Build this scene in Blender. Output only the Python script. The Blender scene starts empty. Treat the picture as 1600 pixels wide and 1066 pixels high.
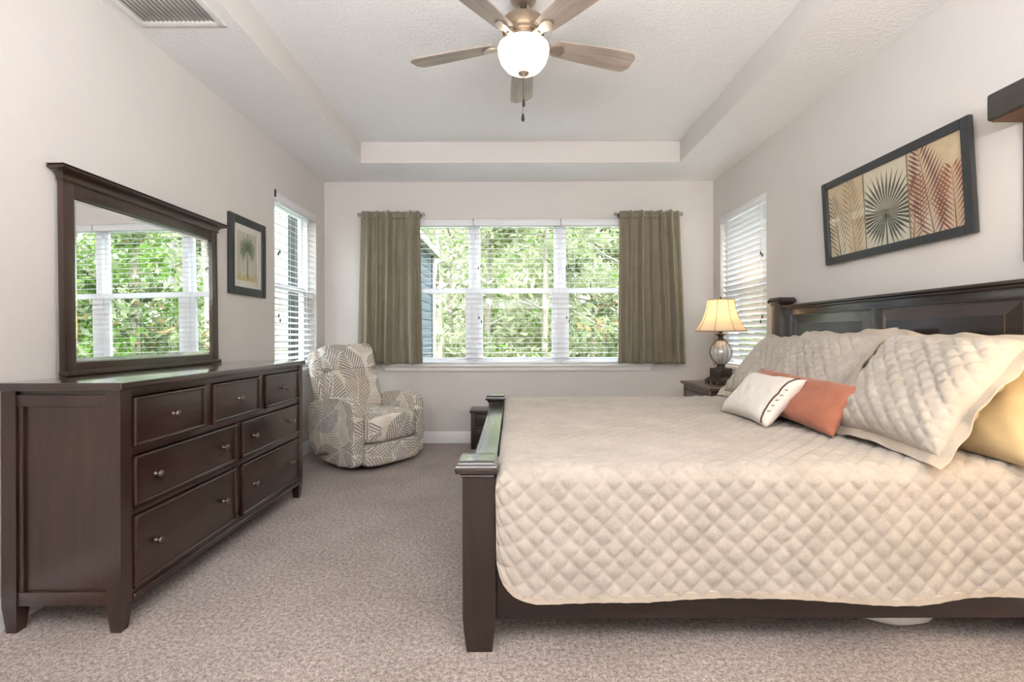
import bpy, bmesh, math, random
from mathutils import Vector, Matrix, Euler
PI = math.pi
C = bpy.context.scene.collection
scene = bpy.context.scene

# ------------------------------------------------------------------ camera
FPX, CX, CY, CAMZ = 760.0, 801.0, 524.0, 1.128
cam_d = bpy.data.cameras.new('camera')
cam_d.sensor_width = 36.0
cam_d.lens = 36.0 * FPX / 1600.0
cam_d.shift_x = -1.0 / 1600.0
cam_d.shift_y = -9.0 / 1600.0
cam_d.clip_start = 0.05
cam = bpy.data.objects.new('camera', cam_d)
cam.location = (0, 0, CAMZ)
cam.rotation_euler = (PI / 2, math.radians(0.15), 0)
C.objects.link(cam)
scene.camera = cam

# ------------------------------------------------------------------ world, lights, exposure
w = bpy.data.worlds.new('sky')
scene.world = w
w.use_nodes = True
nt = w.node_tree
bg = nt.nodes['Background']
tc = nt.nodes.new('ShaderNodeTexCoord')
sp = nt.nodes.new('ShaderNodeSeparateXYZ')
rp = nt.nodes.new('ShaderNodeValToRGB')
rp.color_ramp.elements[0].position = 0.48
rp.color_ramp.elements[0].color = (0.05, 0.06, 0.045, 1)
rp.color_ramp.elements[1].position = 0.56
rp.color_ramp.elements[1].color = (0.13, 0.138, 0.14, 1)
e = rp.color_ramp.elements.new(0.74)
e.color = (0.52, 0.55, 0.57, 1)
e = rp.color_ramp.elements.new(0.95)
e.color = (0.90, 0.96, 1.0, 1)
ma = nt.nodes.new('ShaderNodeMath'); ma.operation = 'MULTIPLY_ADD'
ma.inputs[1].default_value = 0.5; ma.inputs[2].default_value = 0.5
nt.links.new(tc.outputs['Generated'], sp.inputs[0])
nt.links.new(sp.outputs['Z'], ma.inputs[0])
nt.links.new(ma.outputs[0], rp.inputs[0])
nt.links.new(rp.outputs[0], bg.inputs['Color'])
bg.inputs['Strength'].default_value = 17.0


def area_light(name, loc, target, sx, sy, power, color):
    d = bpy.data.lights.new(name, 'AREA')
    d.shape = 'RECTANGLE'; d.size = sx; d.size_y = sy; d.energy = power; d.color = color
    o = bpy.data.objects.new(name, d); C.objects.link(o)
    o.location = loc
    o.rotation_euler = (Vector(target) - Vector(loc)).to_track_quat('-Z', 'Y').to_euler()
    return o


def point_light(name, loc, power, color, r=0.05):
    d = bpy.data.lights.new(name, 'POINT')
    d.energy = power; d.color = color; d.shadow_soft_size = r
    o = bpy.data.objects.new(name, d); C.objects.link(o); o.location = loc
    return o


sun_d = bpy.data.lights.new('sun', 'SUN')
sun_d.energy = 4.0; sun_d.angle = 0.2; sun_d.color = (1.0, 0.96, 0.88)
sun = bpy.data.objects.new('sun', sun_d); C.objects.link(sun)
sun.rotation_euler = Euler((math.radians(38), math.radians(18), math.radians(20)))
# added fill behind the camera, standing in for bounced flash and warm suite light
area_light('bounce_light', (0.1, -0.72, 1.85), (0.1, -0.35, 3.2), 2.6, 1.1, 260, (0.985, 0.985, 1.0))
area_light('back_light', (0.1, -1.45, 1.5), (0.1, 4.0, 1.2), 3.4, 1.8, 5, (1.0, 0.80, 0.58))
# bedside lamp on the near side of the bed, right of the frame
point_light('bedside_light', (1.80, 1.25, 1.18), 18, (1.0, 0.66, 0.30), 0.20)

vs = scene.view_settings
vs.view_transform = 'Standard'; vs.look = 'None'; vs.gamma = 1.0; vs.use_curve_mapping = False
vs.exposure = 0.22
scene.cycles.use_denoising = True
scene.cycles.max_bounces = 10
scene.cycles.diffuse_bounces = 5
scene.cycles.transparent_max_bounces = 16


# ------------------------------------------------------------------ pixel helper: photograph pixel + depth -> world
def P(px, py, d):
    return Vector(((px - CX) * d / FPX, d, CAMZ - (py - CY) * d / FPX))


# ------------------------------------------------------------------ materials
def new_mat(name):
    m = bpy.data.materials.new(name); m.use_nodes = True
    return m, m.node_tree, m.node_tree.nodes['Principled BSDF']


def coords(nt, kind='Object', scale=(1, 1, 1)):
    t = nt.nodes.new('ShaderNodeTexCoord'); mp = nt.nodes.new('ShaderNodeMapping')
    mp.inputs['Scale'].default_value = scale
    nt.links.new(t.outputs[kind], mp.inputs[0])
    return mp.outputs[0]


def noise(nt, vec, scale, detail=4, rough=0.55, dist=0.0):
    n = nt.nodes.new('ShaderNodeTexNoise')
    n.inputs['Scale'].default_value = scale; n.inputs['Detail'].default_value = detail
    n.inputs['Roughness'].default_value = rough; n.inputs['Distortion'].default_value = dist
    nt.links.new(vec, n.inputs['Vector'])
    return n.outputs['Fac']


def ramp(nt, fac, stops):
    r = nt.nodes.new('ShaderNodeValToRGB')
    el = r.color_ramp.elements
    el[0].position, el[0].color = stops[0][0], (*stops[0][1], 1)
    el[1].position, el[1].color = stops[-1][0], (*stops[-1][1], 1)
    for p, c in stops[1:-1]:
        q = el.new(p); q.color = (*c, 1)
    nt.links.new(fac, r.inputs[0])
    return r.outputs[0]


def bump(nt, bsdf, height, strength, dist=0.01):
    b = nt.nodes.new('ShaderNodeBump')
    b.inputs['Strength'].default_value = strength; b.inputs['Distance'].default_value = dist
    nt.links.new(height, b.inputs['Height'])
    nt.links.new(b.outputs[0], bsdf.inputs['Normal'])


def math_n(nt, op, a, b=None, c=None):
    n = nt.nodes.new('ShaderNodeMath'); n.operation = op
    for i, v in enumerate((a, b, c)):
        if v is None: continue
        if isinstance(v, (int, float)): n.inputs[i].default_value = v
        else: nt.links.new(v, n.inputs[i])
    return n.outputs[0]


def mixc(nt, fac, a, b):
    n = nt.nodes.new('ShaderNodeMix'); n.data_type = 'RGBA'
    for s, v in (('Factor', fac), ('A', a), ('B', b)):
        idx = {'Factor': 0, 'A': 6, 'B': 7}[s]
        if isinstance(v, (int, float)): n.inputs[idx].default_value = v
        elif isinstance(v, tuple): n.inputs[idx].default_value = (*v, 1)
        else: nt.links.new(v, n.inputs[idx])
    return n.outputs[2]


def srgb(r, g, b):
    f = lambda c: (c / 255) / 12.92 if c / 255 <= 0.04045 else ((c / 255 + 0.055) / 1.055) ** 2.4
    return (f(r), f(g), f(b))


def plain(name, col, rough=0.5, metal=0.0, var=0.08, vscale=6.0, bmp=0.0, bscale=200.0, coat=0.0, spec=0.5,
          stretch=(1, 1, 1), sheen=0.0, detail=4):
    m, nt, b = new_mat(name)
    v = coords(nt, 'Object', stretch)
    n = noise(nt, v, vscale, detail)
    lo = tuple(max(0, c * (1 - var)) for c in col); hi = tuple(min(1, c * (1 + var)) for c in col)
    nt.links.new(ramp(nt, n, [(0.3, lo), (0.7, hi)]), b.inputs['Base Color'])
    b.inputs['Roughness'].default_value = rough; b.inputs['Metallic'].default_value = metal
    b.inputs['Coat Weight'].default_value = coat; b.inputs['Specular IOR Level'].default_value = spec
    b.inputs['Sheen Weight'].default_value = sheen
    if bmp:
        bump(nt, b, noise(nt, v, bscale, 3), bmp, 0.005)
    return m


def wood(name, dark, light, axis='x', rough=0.3, coat=0.5, scale=1.0, contrast=(0.3, 0.7)):
    m, nt, b = new_mat(name)
    st = {'x': (1.6, 22, 22), 'y': (22, 1.6, 22), 'z': (22, 22, 1.6)}[axis]
    st = tuple(s * scale for s in st)
    v = coords(nt, 'Object', st)
    n1 = noise(nt, v, 1.0, 6, 0.6, 0.6)
    v2 = coords(nt, 'Object', (1.2, 1.2, 1.2))
    n2 = noise(nt, v2, 2.0, 2)
    f = math_n(nt, 'ADD', math_n(nt, 'MULTIPLY', n1, 0.65), math_n(nt, 'MULTIPLY', n2, 0.35))
    nt.links.new(ramp(nt, f, [(contrast[0], dark), (contrast[1], light)]), b.inputs['Base Color'])
    b.inputs['Roughness'].default_value = rough
    b.inputs['Coat Weight'].default_value = coat; b.inputs['Coat Roughness'].default_value = 0.14
    bump(nt, b, n1, 0.06, 0.002)
    return m


M = {}
M['wall'] = plain('wall_paint', srgb(203, 199, 195), 0.75, var=0.015, vscale=1.5, bmp=0.16, bscale=170, spec=0.25)


def ceiling_mat():
    m, nt, b = new_mat('ceiling_texture')
    v = coords(nt)
    n = noise(nt, v, 55, 5, 0.6)
    c = ramp(nt, n, [(0.42, (0, 0, 0)), (0.60, (1, 1, 1))])
    b.inputs['Base Color'].default_value = (*srgb(230, 230, 231), 1)
    b.inputs['Roughness'].default_value = 0.9
    b.inputs['Specular IOR Level'].default_value = 0.15
    bump(nt, b, c, 0.35, 0.006)
    return m


M['ceiling'] = ceiling_mat()
M['trim'] = plain('trim_white', srgb(226, 225, 224), 0.4, var=0.01, vscale=3)
M['vinyl'] = plain('vinyl_white', srgb(236, 238, 243), 0.35, var=0.01, vscale=3)
M['slat'] = plain('blind_slat_white', srgb(218, 219, 222), 0.45, var=0.015, vscale=4)


def carpet_mat():
    m, nt, b = new_mat('carpet_pile')
    v = coords(nt)
    n1 = noise(nt, v, 170, 3, 0.75)
    n2 = noise(nt, v, 60, 3, 0.65)
    n3 = noise(nt, v, 2.2, 3, 0.6)
    f = math_n(nt, 'ADD', math_n(nt, 'MULTIPLY', n1, 0.6), math_n(nt, 'MULTIPLY', n2, 0.4))
    sp = ramp(nt, f, [(0.38, srgb(102, 90, 84)), (0.5, srgb(162, 148, 141)), (0.62, srgb(206, 195, 188))])
    big = ramp(nt, n3, [(0.38, (0.86, 0.85, 0.84)), (0.62, (1.0, 1.0, 1.0))])
    mx = nt.nodes.new('ShaderNodeMix'); mx.data_type = 'RGBA'; mx.blend_type = 'MULTIPLY'
    mx.inputs[0].default_value = 1.0
    nt.links.new(sp, mx.inputs[6]); nt.links.new(big, mx.inputs[7])
    nt.links.new(mx.outputs[2], b.inputs['Base Color'])
    b.inputs['Roughness'].default_value = 1.0; b.inputs['Specular IOR Level'].default_value = 0.05
    b.inputs['Sheen Weight'].default_value = 0.15
    bump(nt, b, f, 0.9, 0.012)
    return m


M['carpet'] = carpet_mat()
DK, LT = srgb(28, 17, 13), srgb(60, 39, 31)
M['wood_x'] = wood('espresso_wood_x', DK, LT, 'x')
M['wood_y'] = wood('espresso_wood_y', DK, LT, 'y')
M['wood_z'] = wood('espresso_wood_z', DK, LT, 'z')
M['wood_top'] = wood('espresso_wood_polished', DK, LT, 'y', 0.22, 1.0)
BK, BL = srgb(26, 19, 17), srgb(52, 38, 33)
M['bed_top'] = wood('bed_wood_polished', BK, BL, 'y', 0.22, 1.0)
M['bed_x'] = wood('bed_wood_x', BK, BL, 'x', 0.28, 0.3)
M['bed_y'] = wood('bed_wood_y', BK, BL, 'y', 0.25, 0.8)
M['bed_z'] = wood('bed_wood_z', BK, BL, 'z', 0.32, 0.2)
M['night_y'] = wood('nightstand_wood_y', srgb(60, 48, 42), srgb(96, 78, 68), 'y', 0.35, 0.15)
M['black_frame'] = plain('black_frame_paint', srgb(46, 48, 50), 0.35, var=0.15, vscale=30, coat=0.1)
M['shelf_dark'] = wood('shelf_dark_wood', srgb(44, 42, 40), srgb(72, 68, 64), 'y', 0.45, 0.05)
M['shelf_raw'] = wood('shelf_raw_wood', srgb(84, 60, 42), srgb(122, 92, 66), 'x', 0.6, 0.0)
M['knob'] = plain('pewter_knob', srgb(120, 108, 98), 0.3, 0.9, var=0.1, vscale=40)
M['bronze'] = plain('bronze_metal', srgb(74, 62, 54), 0.4, 0.6, var=0.2, vscale=30)
M['nickel'] = plain('brushed_nickel', srgb(176, 162, 148), 0.33, 0.85, var=0.06, vscale=40, stretch=(1, 1, 12))
M['motor'] = plain('brown_nickel', srgb(150, 132, 114), 0.36, 0.8, var=0.06, vscale=40, stretch=(1, 1, 12))
M['dark'] = plain('dark_plastic', srgb(28, 27, 27), 0.5, var=0.1)
M['grey_metal'] = plain('grey_metal', srgb(120, 118, 116), 0.35, 0.8)
M['white_cloth'] = plain('white_cloth', srgb(226, 224, 222), 0.9, var=0.05, vscale=60, bmp=0.4, bscale=120)


def mirror_mat():
    m, nt, b = new_mat('mirror_silver')
    b.inputs['Base Color'].default_value = (0.93, 0.95, 0.94, 1)
    b.inputs['Metallic'].default_value = 1.0; b.inputs['Roughness'].default_value = 0.01
    return m


M['mirror'] = mirror_mat()


def pane_mat(name, refl, tint=(1, 1, 1), ior=1.45):
    m = bpy.data.materials.new(name); m.use_nodes = True
    nt = m.node_tree; nt.nodes.clear()
    o = nt.nodes.new('ShaderNodeOutputMaterial'); mx = nt.nodes.new('ShaderNodeMixShader')
    t = nt.nodes.new('ShaderNodeBsdfTransparent'); g = nt.nodes.new('ShaderNodeBsdfGlossy')
    fr = nt.nodes.new('ShaderNodeFresnel'); fr.inputs[0].default_value = ior
    t.inputs[0].default_value = (*tint, 1); g.inputs['Roughness'].default_value = 0.02
    ge = nt.nodes.new('ShaderNodeNewGeometry')
    front = math_n(nt, 'SUBTRACT', 1.0, ge.outputs['Backfacing'])
    mu = math_n(nt, 'MULTIPLY', math_n(nt, 'MULTIPLY', fr.outputs[0], refl), front)
    nt.links.new(mu, mx.inputs[0]); nt.links.new(t.outputs[0], mx.inputs[1]); nt.links.new(g.outputs[0], mx.inputs[2])
    nt.links.new(mx.outputs[0], o.inputs[0])
    return m


M['pane'] = pane_mat('window_glass', 0.35, (0.97, 0.99, 0.98))
M['picture_glass'] = pane_mat('picture_glass', 1.6, (0.98, 0.98, 0.97), 1.5)


def lamp_glass_mat():
    m = bpy.data.materials.new('mercury_glass'); m.use_nodes = True
    nt = m.node_tree; b = nt.nodes['Principled BSDF']; o = nt.nodes['Material Output']
    v = coords(nt, 'Object'); n = noise(nt, v, 30, 2)
    nt.links.new(ramp(nt, n, [(0.3, srgb(214, 212, 210)), (0.7, srgb(238, 237, 236))]), b.inputs['Base Color'])
    b.inputs['Roughness'].default_value = 0.12; b.inputs['Metallic'].default_value = 0.35
    t = nt.nodes.new('ShaderNodeBsdfTransparent'); mx = nt.nodes.new('ShaderNodeMixShader'); mx.inputs[0].default_value = 0.62
    nt.links.new(t.outputs[0], mx.inputs[1]); nt.links.new(b.outputs[0], mx.inputs[2]); nt.links.new(mx.outputs[0], o.inputs[0])
    return m


M['lamp_glass'] = lamp_glass_mat()



def cloth_mat(name, a, b_, scale=400, rough=0.85, streak=(1, 1, 1), bmp=0.25, sheen=0.2, big=0.0, coord='Object'):
    m, nt, b = new_mat(name)
    v = coords(nt, coord, streak)
    n = noise(nt, v, scale, 3, 0.65)
    v0 = coords(nt, coord)
    n2 = noise(nt, v0, 7, 3)
    f = math_n(nt, 'ADD', math_n(nt, 'MULTIPLY', n, 1 - 0.35), math_n(nt, 'MULTIPLY', n2, 0.35))
    nt.links.new(ramp(nt, f, [(0.38, a), (0.62, b_)]), b.inputs['Base Color'])
    b.inputs['Roughness'].default_value = rough; b.inputs['Sheen Weight'].default_value = sheen
    b.inputs['Specular IOR Level'].default_value = 0.2
    bump(nt, b, n, bmp, 0.003)
    return m


M['quilt'] = cloth_mat('quilt_cotton', srgb(154, 146, 136), srgb(182, 173, 162), 520, streak=(1, 1, 0.3))
M['quilt_hem'] = cloth_mat('quilt_hem_cotton', srgb(164, 152, 137), srgb(190, 178, 162), 400)
M['sham'] = cloth_mat('sham_cotton', srgb(158, 151, 140), srgb(186, 178, 167), 520)
M['gold'] = cloth_mat('gold_cotton', srgb(188, 166, 124), srgb(200, 178, 136), 500)
M['orange'] = cloth_mat('orange_weave', srgb(150, 90, 68), srgb(178, 116, 92), 420)
M['cream'] = cloth_mat('cream_cotton', srgb(214, 208, 199), srgb(224, 219, 211), 300)
M['brown_trim'] = plain('brown_braid', srgb(84, 58, 44), 0.8)
M['curtain'] = cloth_mat('curtain_satin', srgb(112, 104, 86), srgb(132, 124, 104), 500, 0.36, (1, 1, 0.05), 0.05, 0.4)


def fern_mat():
    m, nt, b = new_mat('fern_upholstery')
    uv = nt.nodes.new('ShaderNodeTexCoord').outputs['UV']

    def layer(scale, off, kf):
        mp = nt.nodes.new('ShaderNodeMapping')
        mp.inputs['Scale'].default_value = (scale, scale, scale); mp.inputs['Location'].default_value = off
        nt.links.new(uv, mp.inputs[0])
        vo = nt.nodes.new('ShaderNodeTexVoronoi'); vo.voronoi_dimensions = '2D'
        vo.inputs['Scale'].default_value = 1.0; vo.inputs['Randomness'].default_value = 0.75
        nt.links.new(mp.outputs[0], vo.inputs['Vector'])
        sub = nt.nodes.new('ShaderNodeVectorMath'); sub.operation = 'SUBTRACT'
        nt.links.new(mp.outputs[0], sub.inputs[0]); nt.links.new(vo.outputs['Position'], sub.inputs[1])
        cs = nt.nodes.new('ShaderNodeSeparateColor'); nt.links.new(vo.outputs['Color'], cs.inputs[0])
        ro = nt.nodes.new('ShaderNodeVectorRotate'); ro.rotation_type = 'Z_AXIS'
        nt.links.new(sub.outputs[0], ro.inputs['Vector'])
        nt.links.new(math_n(nt, 'MULTIPLY_ADD', cs.outputs[0], 5.0, -2.5), ro.inputs['Angle'])
        sx = nt.nodes.new('ShaderNodeSeparateXYZ'); nt.links.new(ro.outputs[0], sx.inputs[0])
        wob = math_n(nt, 'MULTIPLY', math_n(nt, 'SUBTRACT', noise(nt, mp.outputs[0], 3.0, 2), 0.5), 0.12)
        x = math_n(nt, 'ADD', sx.outputs[0], wob)
        ax = math_n(nt, 'ABSOLUTE', x)
        ph = math_n(nt, 'MULTIPLY', math_n(nt, 'SUBTRACT', sx.outputs[1], math_n(nt, 'MULTIPLY', math_n(nt, 'POWER', ax, 0.8), 0.9)), kf)
        s = math_n(nt, 'SINE', ph)
        st = math_n(nt, 'GREATER_THAN', s, -0.25)
        wy = math_n(nt, 'MULTIPLY', sx.outputs[1], sx.outputs[1])
        lim = math_n(nt, 'SUBTRACT', 0.50, math_n(nt, 'MULTIPLY', wy, 0.75))
        mk = math_n(nt, 'LESS_THAN', ax, lim)
        rib = math_n(nt, 'GREATER_THAN', ax, 0.015)
        return math_n(nt, 'MULTIPLY', math_n(nt, 'MULTIPLY', st, mk), rib), cs.outputs[1]

    m1, r1 = layer(3.7, (0, 0, 0), 52.0)
    m2, r2 = layer(4.3, (3.37, 1.91, 0), 56.0)
    base = srgb(214, 206, 195)
    n = noise(nt, uv, 9, 3)
    basec = ramp(nt, n, [(0.35, srgb(214, 204, 193)), (0.65, srgb(232, 226, 218))])
    c1 = ramp(nt, r1, [(0.25, srgb(122, 120, 116)), (0.5, srgb(150, 137, 118)), (0.8, srgb(136, 140, 142))])
    c2 = ramp(nt, r2, [(0.2, srgb(186, 174, 158)), (0.8, srgb(166, 162, 155))])
    a = mixc(nt, math_n(nt, 'MULTIPLY', m2, 0.75), basec, c2)
    fin = mixc(nt, math_n(nt, 'MULTIPLY', m1, 0.85), a, c1)
    nt.links.new(fin, b.inputs['Base Color'])
    b.inputs['Roughness'].default_value = 0.85; b.inputs['Specular IOR Level'].default_value = 0.2
    bump(nt, b, noise(nt, uv, 400, 2), 0.2, 0.002)
    return m


M['fern'] = fern_mat()


def shade_mat():
    m = bpy.data.materials.new('lamp_shade_fabric'); m.use_nodes = True
    nt = m.node_tree; nt.nodes.clear()
    o = nt.nodes.new('ShaderNodeOutputMaterial'); mx = nt.nodes.new('ShaderNodeMixShader')
    d = nt.nodes.new('ShaderNodeBsdfDiffuse'); t = nt.nodes.new('ShaderNodeBsdfTranslucent')
    v = coords(nt); n = noise(nt, v, 250, 2)
    nt.links.new(ramp(nt, n, [(0.3, srgb(232, 220, 204)), (0.7, srgb(244, 234, 220))]), d.inputs[0])
    t.inputs[0].default_value = (*srgb(246, 232, 208), 1)
    mx.inputs[0].default_value = 0.55
    nt.links.new(d.outputs[0], mx.inputs[1]); nt.links.new(t.outputs[0], mx.inputs[2])
    nt.links.new(mx.outputs[0], o.inputs[0])
    return m


M['shade'] = shade_mat()


def emit_mat(name, col, strength):
    m, nt, b = new_mat(name)
    b.inputs['Base Color'].default_value = (*col, 1)
    b.inputs['Emission Color'].default_value = (*col, 1)
    b.inputs['Emission Strength'].default_value = strength
    b.inputs['Roughness'].default_value = 0.3
    return m


M['bowl'] = emit_mat('frosted_bowl_glow', (1.0, 0.94, 0.85), 3.2)
M['blade'] = wood('fan_blade_wood', srgb(126, 114, 106), srgb(174, 160, 148), 'x', 0.38, 0.15, 1.4, (0.35, 0.65))


def leaf_mat(name, a, b_, scale=1.2, transl=0.35):
    m = bpy.data.materials.new(name); m.use_nodes = True
    nt = m.node_tree; nt.nodes.clear()
    o = nt.nodes.new('ShaderNodeOutputMaterial'); mx = nt.nodes.new('ShaderNodeMixShader')
    d = nt.nodes.new('ShaderNodeBsdfDiffuse'); t = nt.nodes.new('ShaderNodeBsdfTranslucent')
    v = coords(nt); n = noise(nt, v, scale, 3)
    k = 0.68
    c = ramp(nt, n, [(0.3, tuple(q * k for q in a)), (0.7, tuple(q * k for q in b_))])
    nt.links.new(c, d.inputs[0]); nt.links.new(c, t.inputs[0])
    mx.inputs[0].default_value = transl
    nt.links.new(d.outputs[0], mx.inputs[1]); nt.links.new(t.outputs[0], mx.inputs[2])
    nt.links.new(mx.outputs[0], o.inputs[0])
    return m


M['leaf_mag'] = leaf_mat('magnolia_leaf', srgb(66, 78, 54), srgb(122, 134, 100))
M['leaf_mag2'] = leaf_mat('magnolia_leaf_light', srgb(126, 142, 98), srgb(170, 180, 140))
M['leaf_mag3'] = leaf_mat('magnolia_leaf_brown', srgb(136, 112, 84), srgb(166, 146, 104))
M['leaf_pine'] = leaf_mat('pine_needle', srgb(158, 168, 138), srgb(204, 210, 174))  # lightened so the colour carries some of the outdoor haze
M['leaf_pale'] = leaf_mat('pale_leaf', srgb(178, 186, 142), srgb(216, 219, 184))  # paleness stands in for haze over the distant trees
M['leaf_green'] = leaf_mat('bright_leaf', srgb(92, 134, 56), srgb(152, 184, 98))
M['bark'] = plain('bark', srgb(150, 142, 132), 0.9, var=0.3, vscale=12, stretch=(1, 1, 0.3))
M['grass'] = plain('grass', srgb(84, 96, 56), 0.95, var=0.3, vscale=3)
M['siding_grey'] = plain('grey_siding', srgb(74, 84, 96), 0.7, var=0.05, vscale=4)
M['siding_white'] = plain('white_siding', srgb(158, 158, 152), 0.7, var=0.06, vscale=4)
M['stucco_peach'] = plain('peach_stucco', srgb(150, 118, 100), 0.85, var=0.06, vscale=6)
M['roof_tile'] = plain('roof_tile', srgb(150, 96, 72), 0.85, var=0.2, vscale=8)
M['shutter'] = plain('dark_grey_shutter', srgb(38, 40, 45), 0.6, var=0.1)


# ------------------------------------------------------------------ mesh helpers
ORIG = {}


def bm_new():
    return bmesh.new()


def bevel_verts(bm, verts, off, seg=2):
    vs_ = set(verts)
    ed = [e_ for e_ in bm.edges if e_.verts[0] in vs_ and e_.verts[1] in vs_]
    bmesh.ops.bevel(bm, geom=ed, offset=off, segments=seg, profile=0.6, affect='EDGES', clamp_overlap=True)


def box(bm, x0, x1, y0, y1, z0, z1, bev=0.0, seg=2, mi=0):
    if x0 > x1: x0, x1 = x1, x0
    if y0 > y1: y0, y1 = y1, y0
    if z0 > z1: z0, z1 = z1, z0
    n0 = len(bm.faces)
    mtx = Matrix.Translation(((x0 + x1) / 2, (y0 + y1) / 2, (z0 + z1) / 2)) @ Matrix.Diagonal((x1 - x0, y1 - y0, z1 - z0, 1))
    r = bmesh.ops.create_cube(bm, size=1.0, matrix=mtx)
    if bev > 0:
        bevel_verts(bm, r['verts'], min(bev, 0.49 * min(x1 - x0, y1 - y0, z1 - z0)), seg)
    if mi:
        bm.faces.ensure_lookup_table()
        for f in bm.faces[n0:]: f.material_index = mi


def tapered(bm, x0, x1, y0, y1, z0, z1, t, bev=0.004):
    """box whose lower end is narrower by t on every side"""
    vs_ = [bm.verts.new(c) for c in ((x0 + t, y0 + t, z0), (x1 - t, y0 + t, z0), (x1 - t, y1 - t, z0), (x0 + t, y1 - t, z0),
                                     (x0, y0, z1), (x1, y0, z1), (x1, y1, z1), (x0, y1, z1))]
    for q in ((3, 2, 1, 0), (4, 5, 6, 7), (0, 1, 5, 4), (1, 2, 6, 5), (2, 3, 7, 6), (3, 0, 4, 7)):
        bm.faces.new([vs_[i] for i in q])
    if bev: bevel_verts(bm, vs_, bev, 2)


def moulding(bm, x0, x1, y0, y1, prof, back=False):
    """loft rectangular outlines: prof = [(overhang, z)...]; back=True keeps the -x side flush"""
    rings = []
    for o_, z in prof:
        xb = x0 if back else x0 - o_
        rings.append([bm.verts.new(p) for p in ((xb, y0 - o_, z), (x1 + o_, y0 - o_, z), (x1 + o_, y1 + o_, z), (xb, y1 + o_, z))])
    for a, b in zip(rings, rings[1:]):
        for i in range(4):
            j = (i + 1) % 4
            bm.faces.new((a[i], a[j], b[j], b[i]))
    bm.faces.new(list(reversed(rings[0]))); bm.faces.new(rings[-1])


def arc(c, r, a0, a1, n):
    return [(c[0] + r * math.cos(math.radians(a0 + (a1 - a0) * k / n)), c[1] + r * math.sin(math.radians(a0 + (a1 - a0) * k / n))) for k in range(n + 1)]


def lathe(bm, prof, c=(0, 0, 0), n=32, cap=True, squash=(1, 1)):
    rings = []
    for r, z in prof:
        rings.append([bm.verts.new((c[0] + r * squash[0] * math.cos(2 * PI * i / n), c[1] + r * squash[1] * math.sin(2 * PI * i / n), c[2] + z)) for i in range(n)])
    for a, b in zip(rings, rings[1:]):
        for i in range(n):
            j = (i + 1) % n
            bm.faces.new((a[i], a[j], b[j], b[i]))
    if cap:
        if prof[0][0] > 1e-5: bm.faces.new(list(reversed(rings[0])))
        if prof[-1][0] > 1e-5: bm.faces.new(rings[-1])
    return rings


def tube(bm, pts, r, n=8, cap=True):
    pts = [Vector(p) for p in pts]
    rad = r if isinstance(r, (list, tuple)) else [r] * len(pts)
    rings = []
    up = Vector((0, 0, 1))
    prev = None
    for i, p in enumerate(pts):
        d = (pts[min(i + 1, len(pts) - 1)] - pts[max(i - 1, 0)]).normalized()
        a = prev if prev is not None else (up if abs(d.dot(up)) < 0.95 else Vector((1, 0, 0)))
        s = d.cross(a).normalized(); u = s.cross(d).normalized()
        prev = u
        rings.append([bm.verts.new(p + (s * math.cos(2 * PI * k / n) + u * math.sin(2 * PI * k / n)) * rad[i]) for k in range(n)])
    for a, b in zip(rings, rings[1:]):
        for k in range(n):
            j = (k + 1) % n
            bm.faces.new((a[k], a[j], b[j], b[k]))
    if cap:
        bm.faces.new(list(reversed(rings[0]))); bm.faces.new(rings[-1])


def grid(bm, nu, nv, fn, mi=0):
    vs_ = [[bm.verts.new(fn(i, j)) for j in range(nv + 1)] for i in range(nu + 1)]
    for i in range(nu):
        for j in range(nv):
            f = bm.faces.new((vs_[i][j], vs_[i + 1][j], vs_[i + 1][j + 1], vs_[i][j + 1])); f.material_index = mi
    return vs_


def prism(bm, poly, axis, a, b, bev=0.0, seg=2):
    """extrude a 2D polygon along axis ('x','y','z') from a to b"""
    def mk(p, t):
        if axis == 'x': return (t, p[0], p[1])
        if axis == 'y': return (p[0], t, p[1])
        return (p[0], p[1], t)
    A = [bm.verts.new(mk(p, a)) for p in poly]; B = [bm.verts.new(mk(p, b)) for p in poly]
    n = len(poly)
    bm.faces.new(A); bm.faces.new(list(reversed(B)))
    for i in range(n):
        j = (i + 1) % n
        bm.faces.new((A[j], A[i], B[i], B[j]))
    if bev: bevel_verts(bm, A + B, bev, seg)


def obj(name, bm, mats, parent=None, smooth=40, local=False, uv=False, kind=None, solid=0):
    bmesh.ops.recalc_face_normals(bm, faces=bm.faces[:])
    if parent is not None and not local:
        bmesh.ops.translate(bm, verts=bm.verts[:], vec=-ORIG.get(parent.name, Vector()))
    me = bpy.data.meshes.new(name)
    bm.to_mesh(me); bm.free()
    if not isinstance(mats, (list, tuple)): mats = [mats]
    for m in mats: me.materials.append(m)
    if smooth:
        for p in me.polygons: p.use_smooth = True
        if smooth < 180: me.set_sharp_from_angle(angle=math.radians(smooth))
    if uv: box_uv(me)
    o = bpy.data.objects.new(name, me); C.objects.link(o)
    if parent is not None:
        o.parent = parent
        if not local: ORIG[o.name] = Vector(ORIG.get(parent.name, Vector()))
    if kind: o['kind'] = kind
    if solid:
        s = o.modifiers.new('thickness', 'SOLIDIFY'); s.thickness = solid; s.offset = 0
    return o


def box_uv(me):
    l = me.uv_layers.new(name='uv')
    for p in me.polygons:
        n = p.normal
        k = max(range(3), key=lambda i: abs(n[i]))
        for li in p.loop_indices:
            c = me.vertices[me.loops[li].vertex_index].co
            l.data[li].uv = {0: (c.y + 7.1, c.z), 1: (c.x, c.z), 2: (c.x + 3.3, c.y * -1 + 5.7)}[k]


def tag(o, label, cat, group=None, kind=None):
    o['label'] = label; o['category'] = cat
    if group: o['group'] = group
    if kind: o['kind'] = kind
    return o


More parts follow.
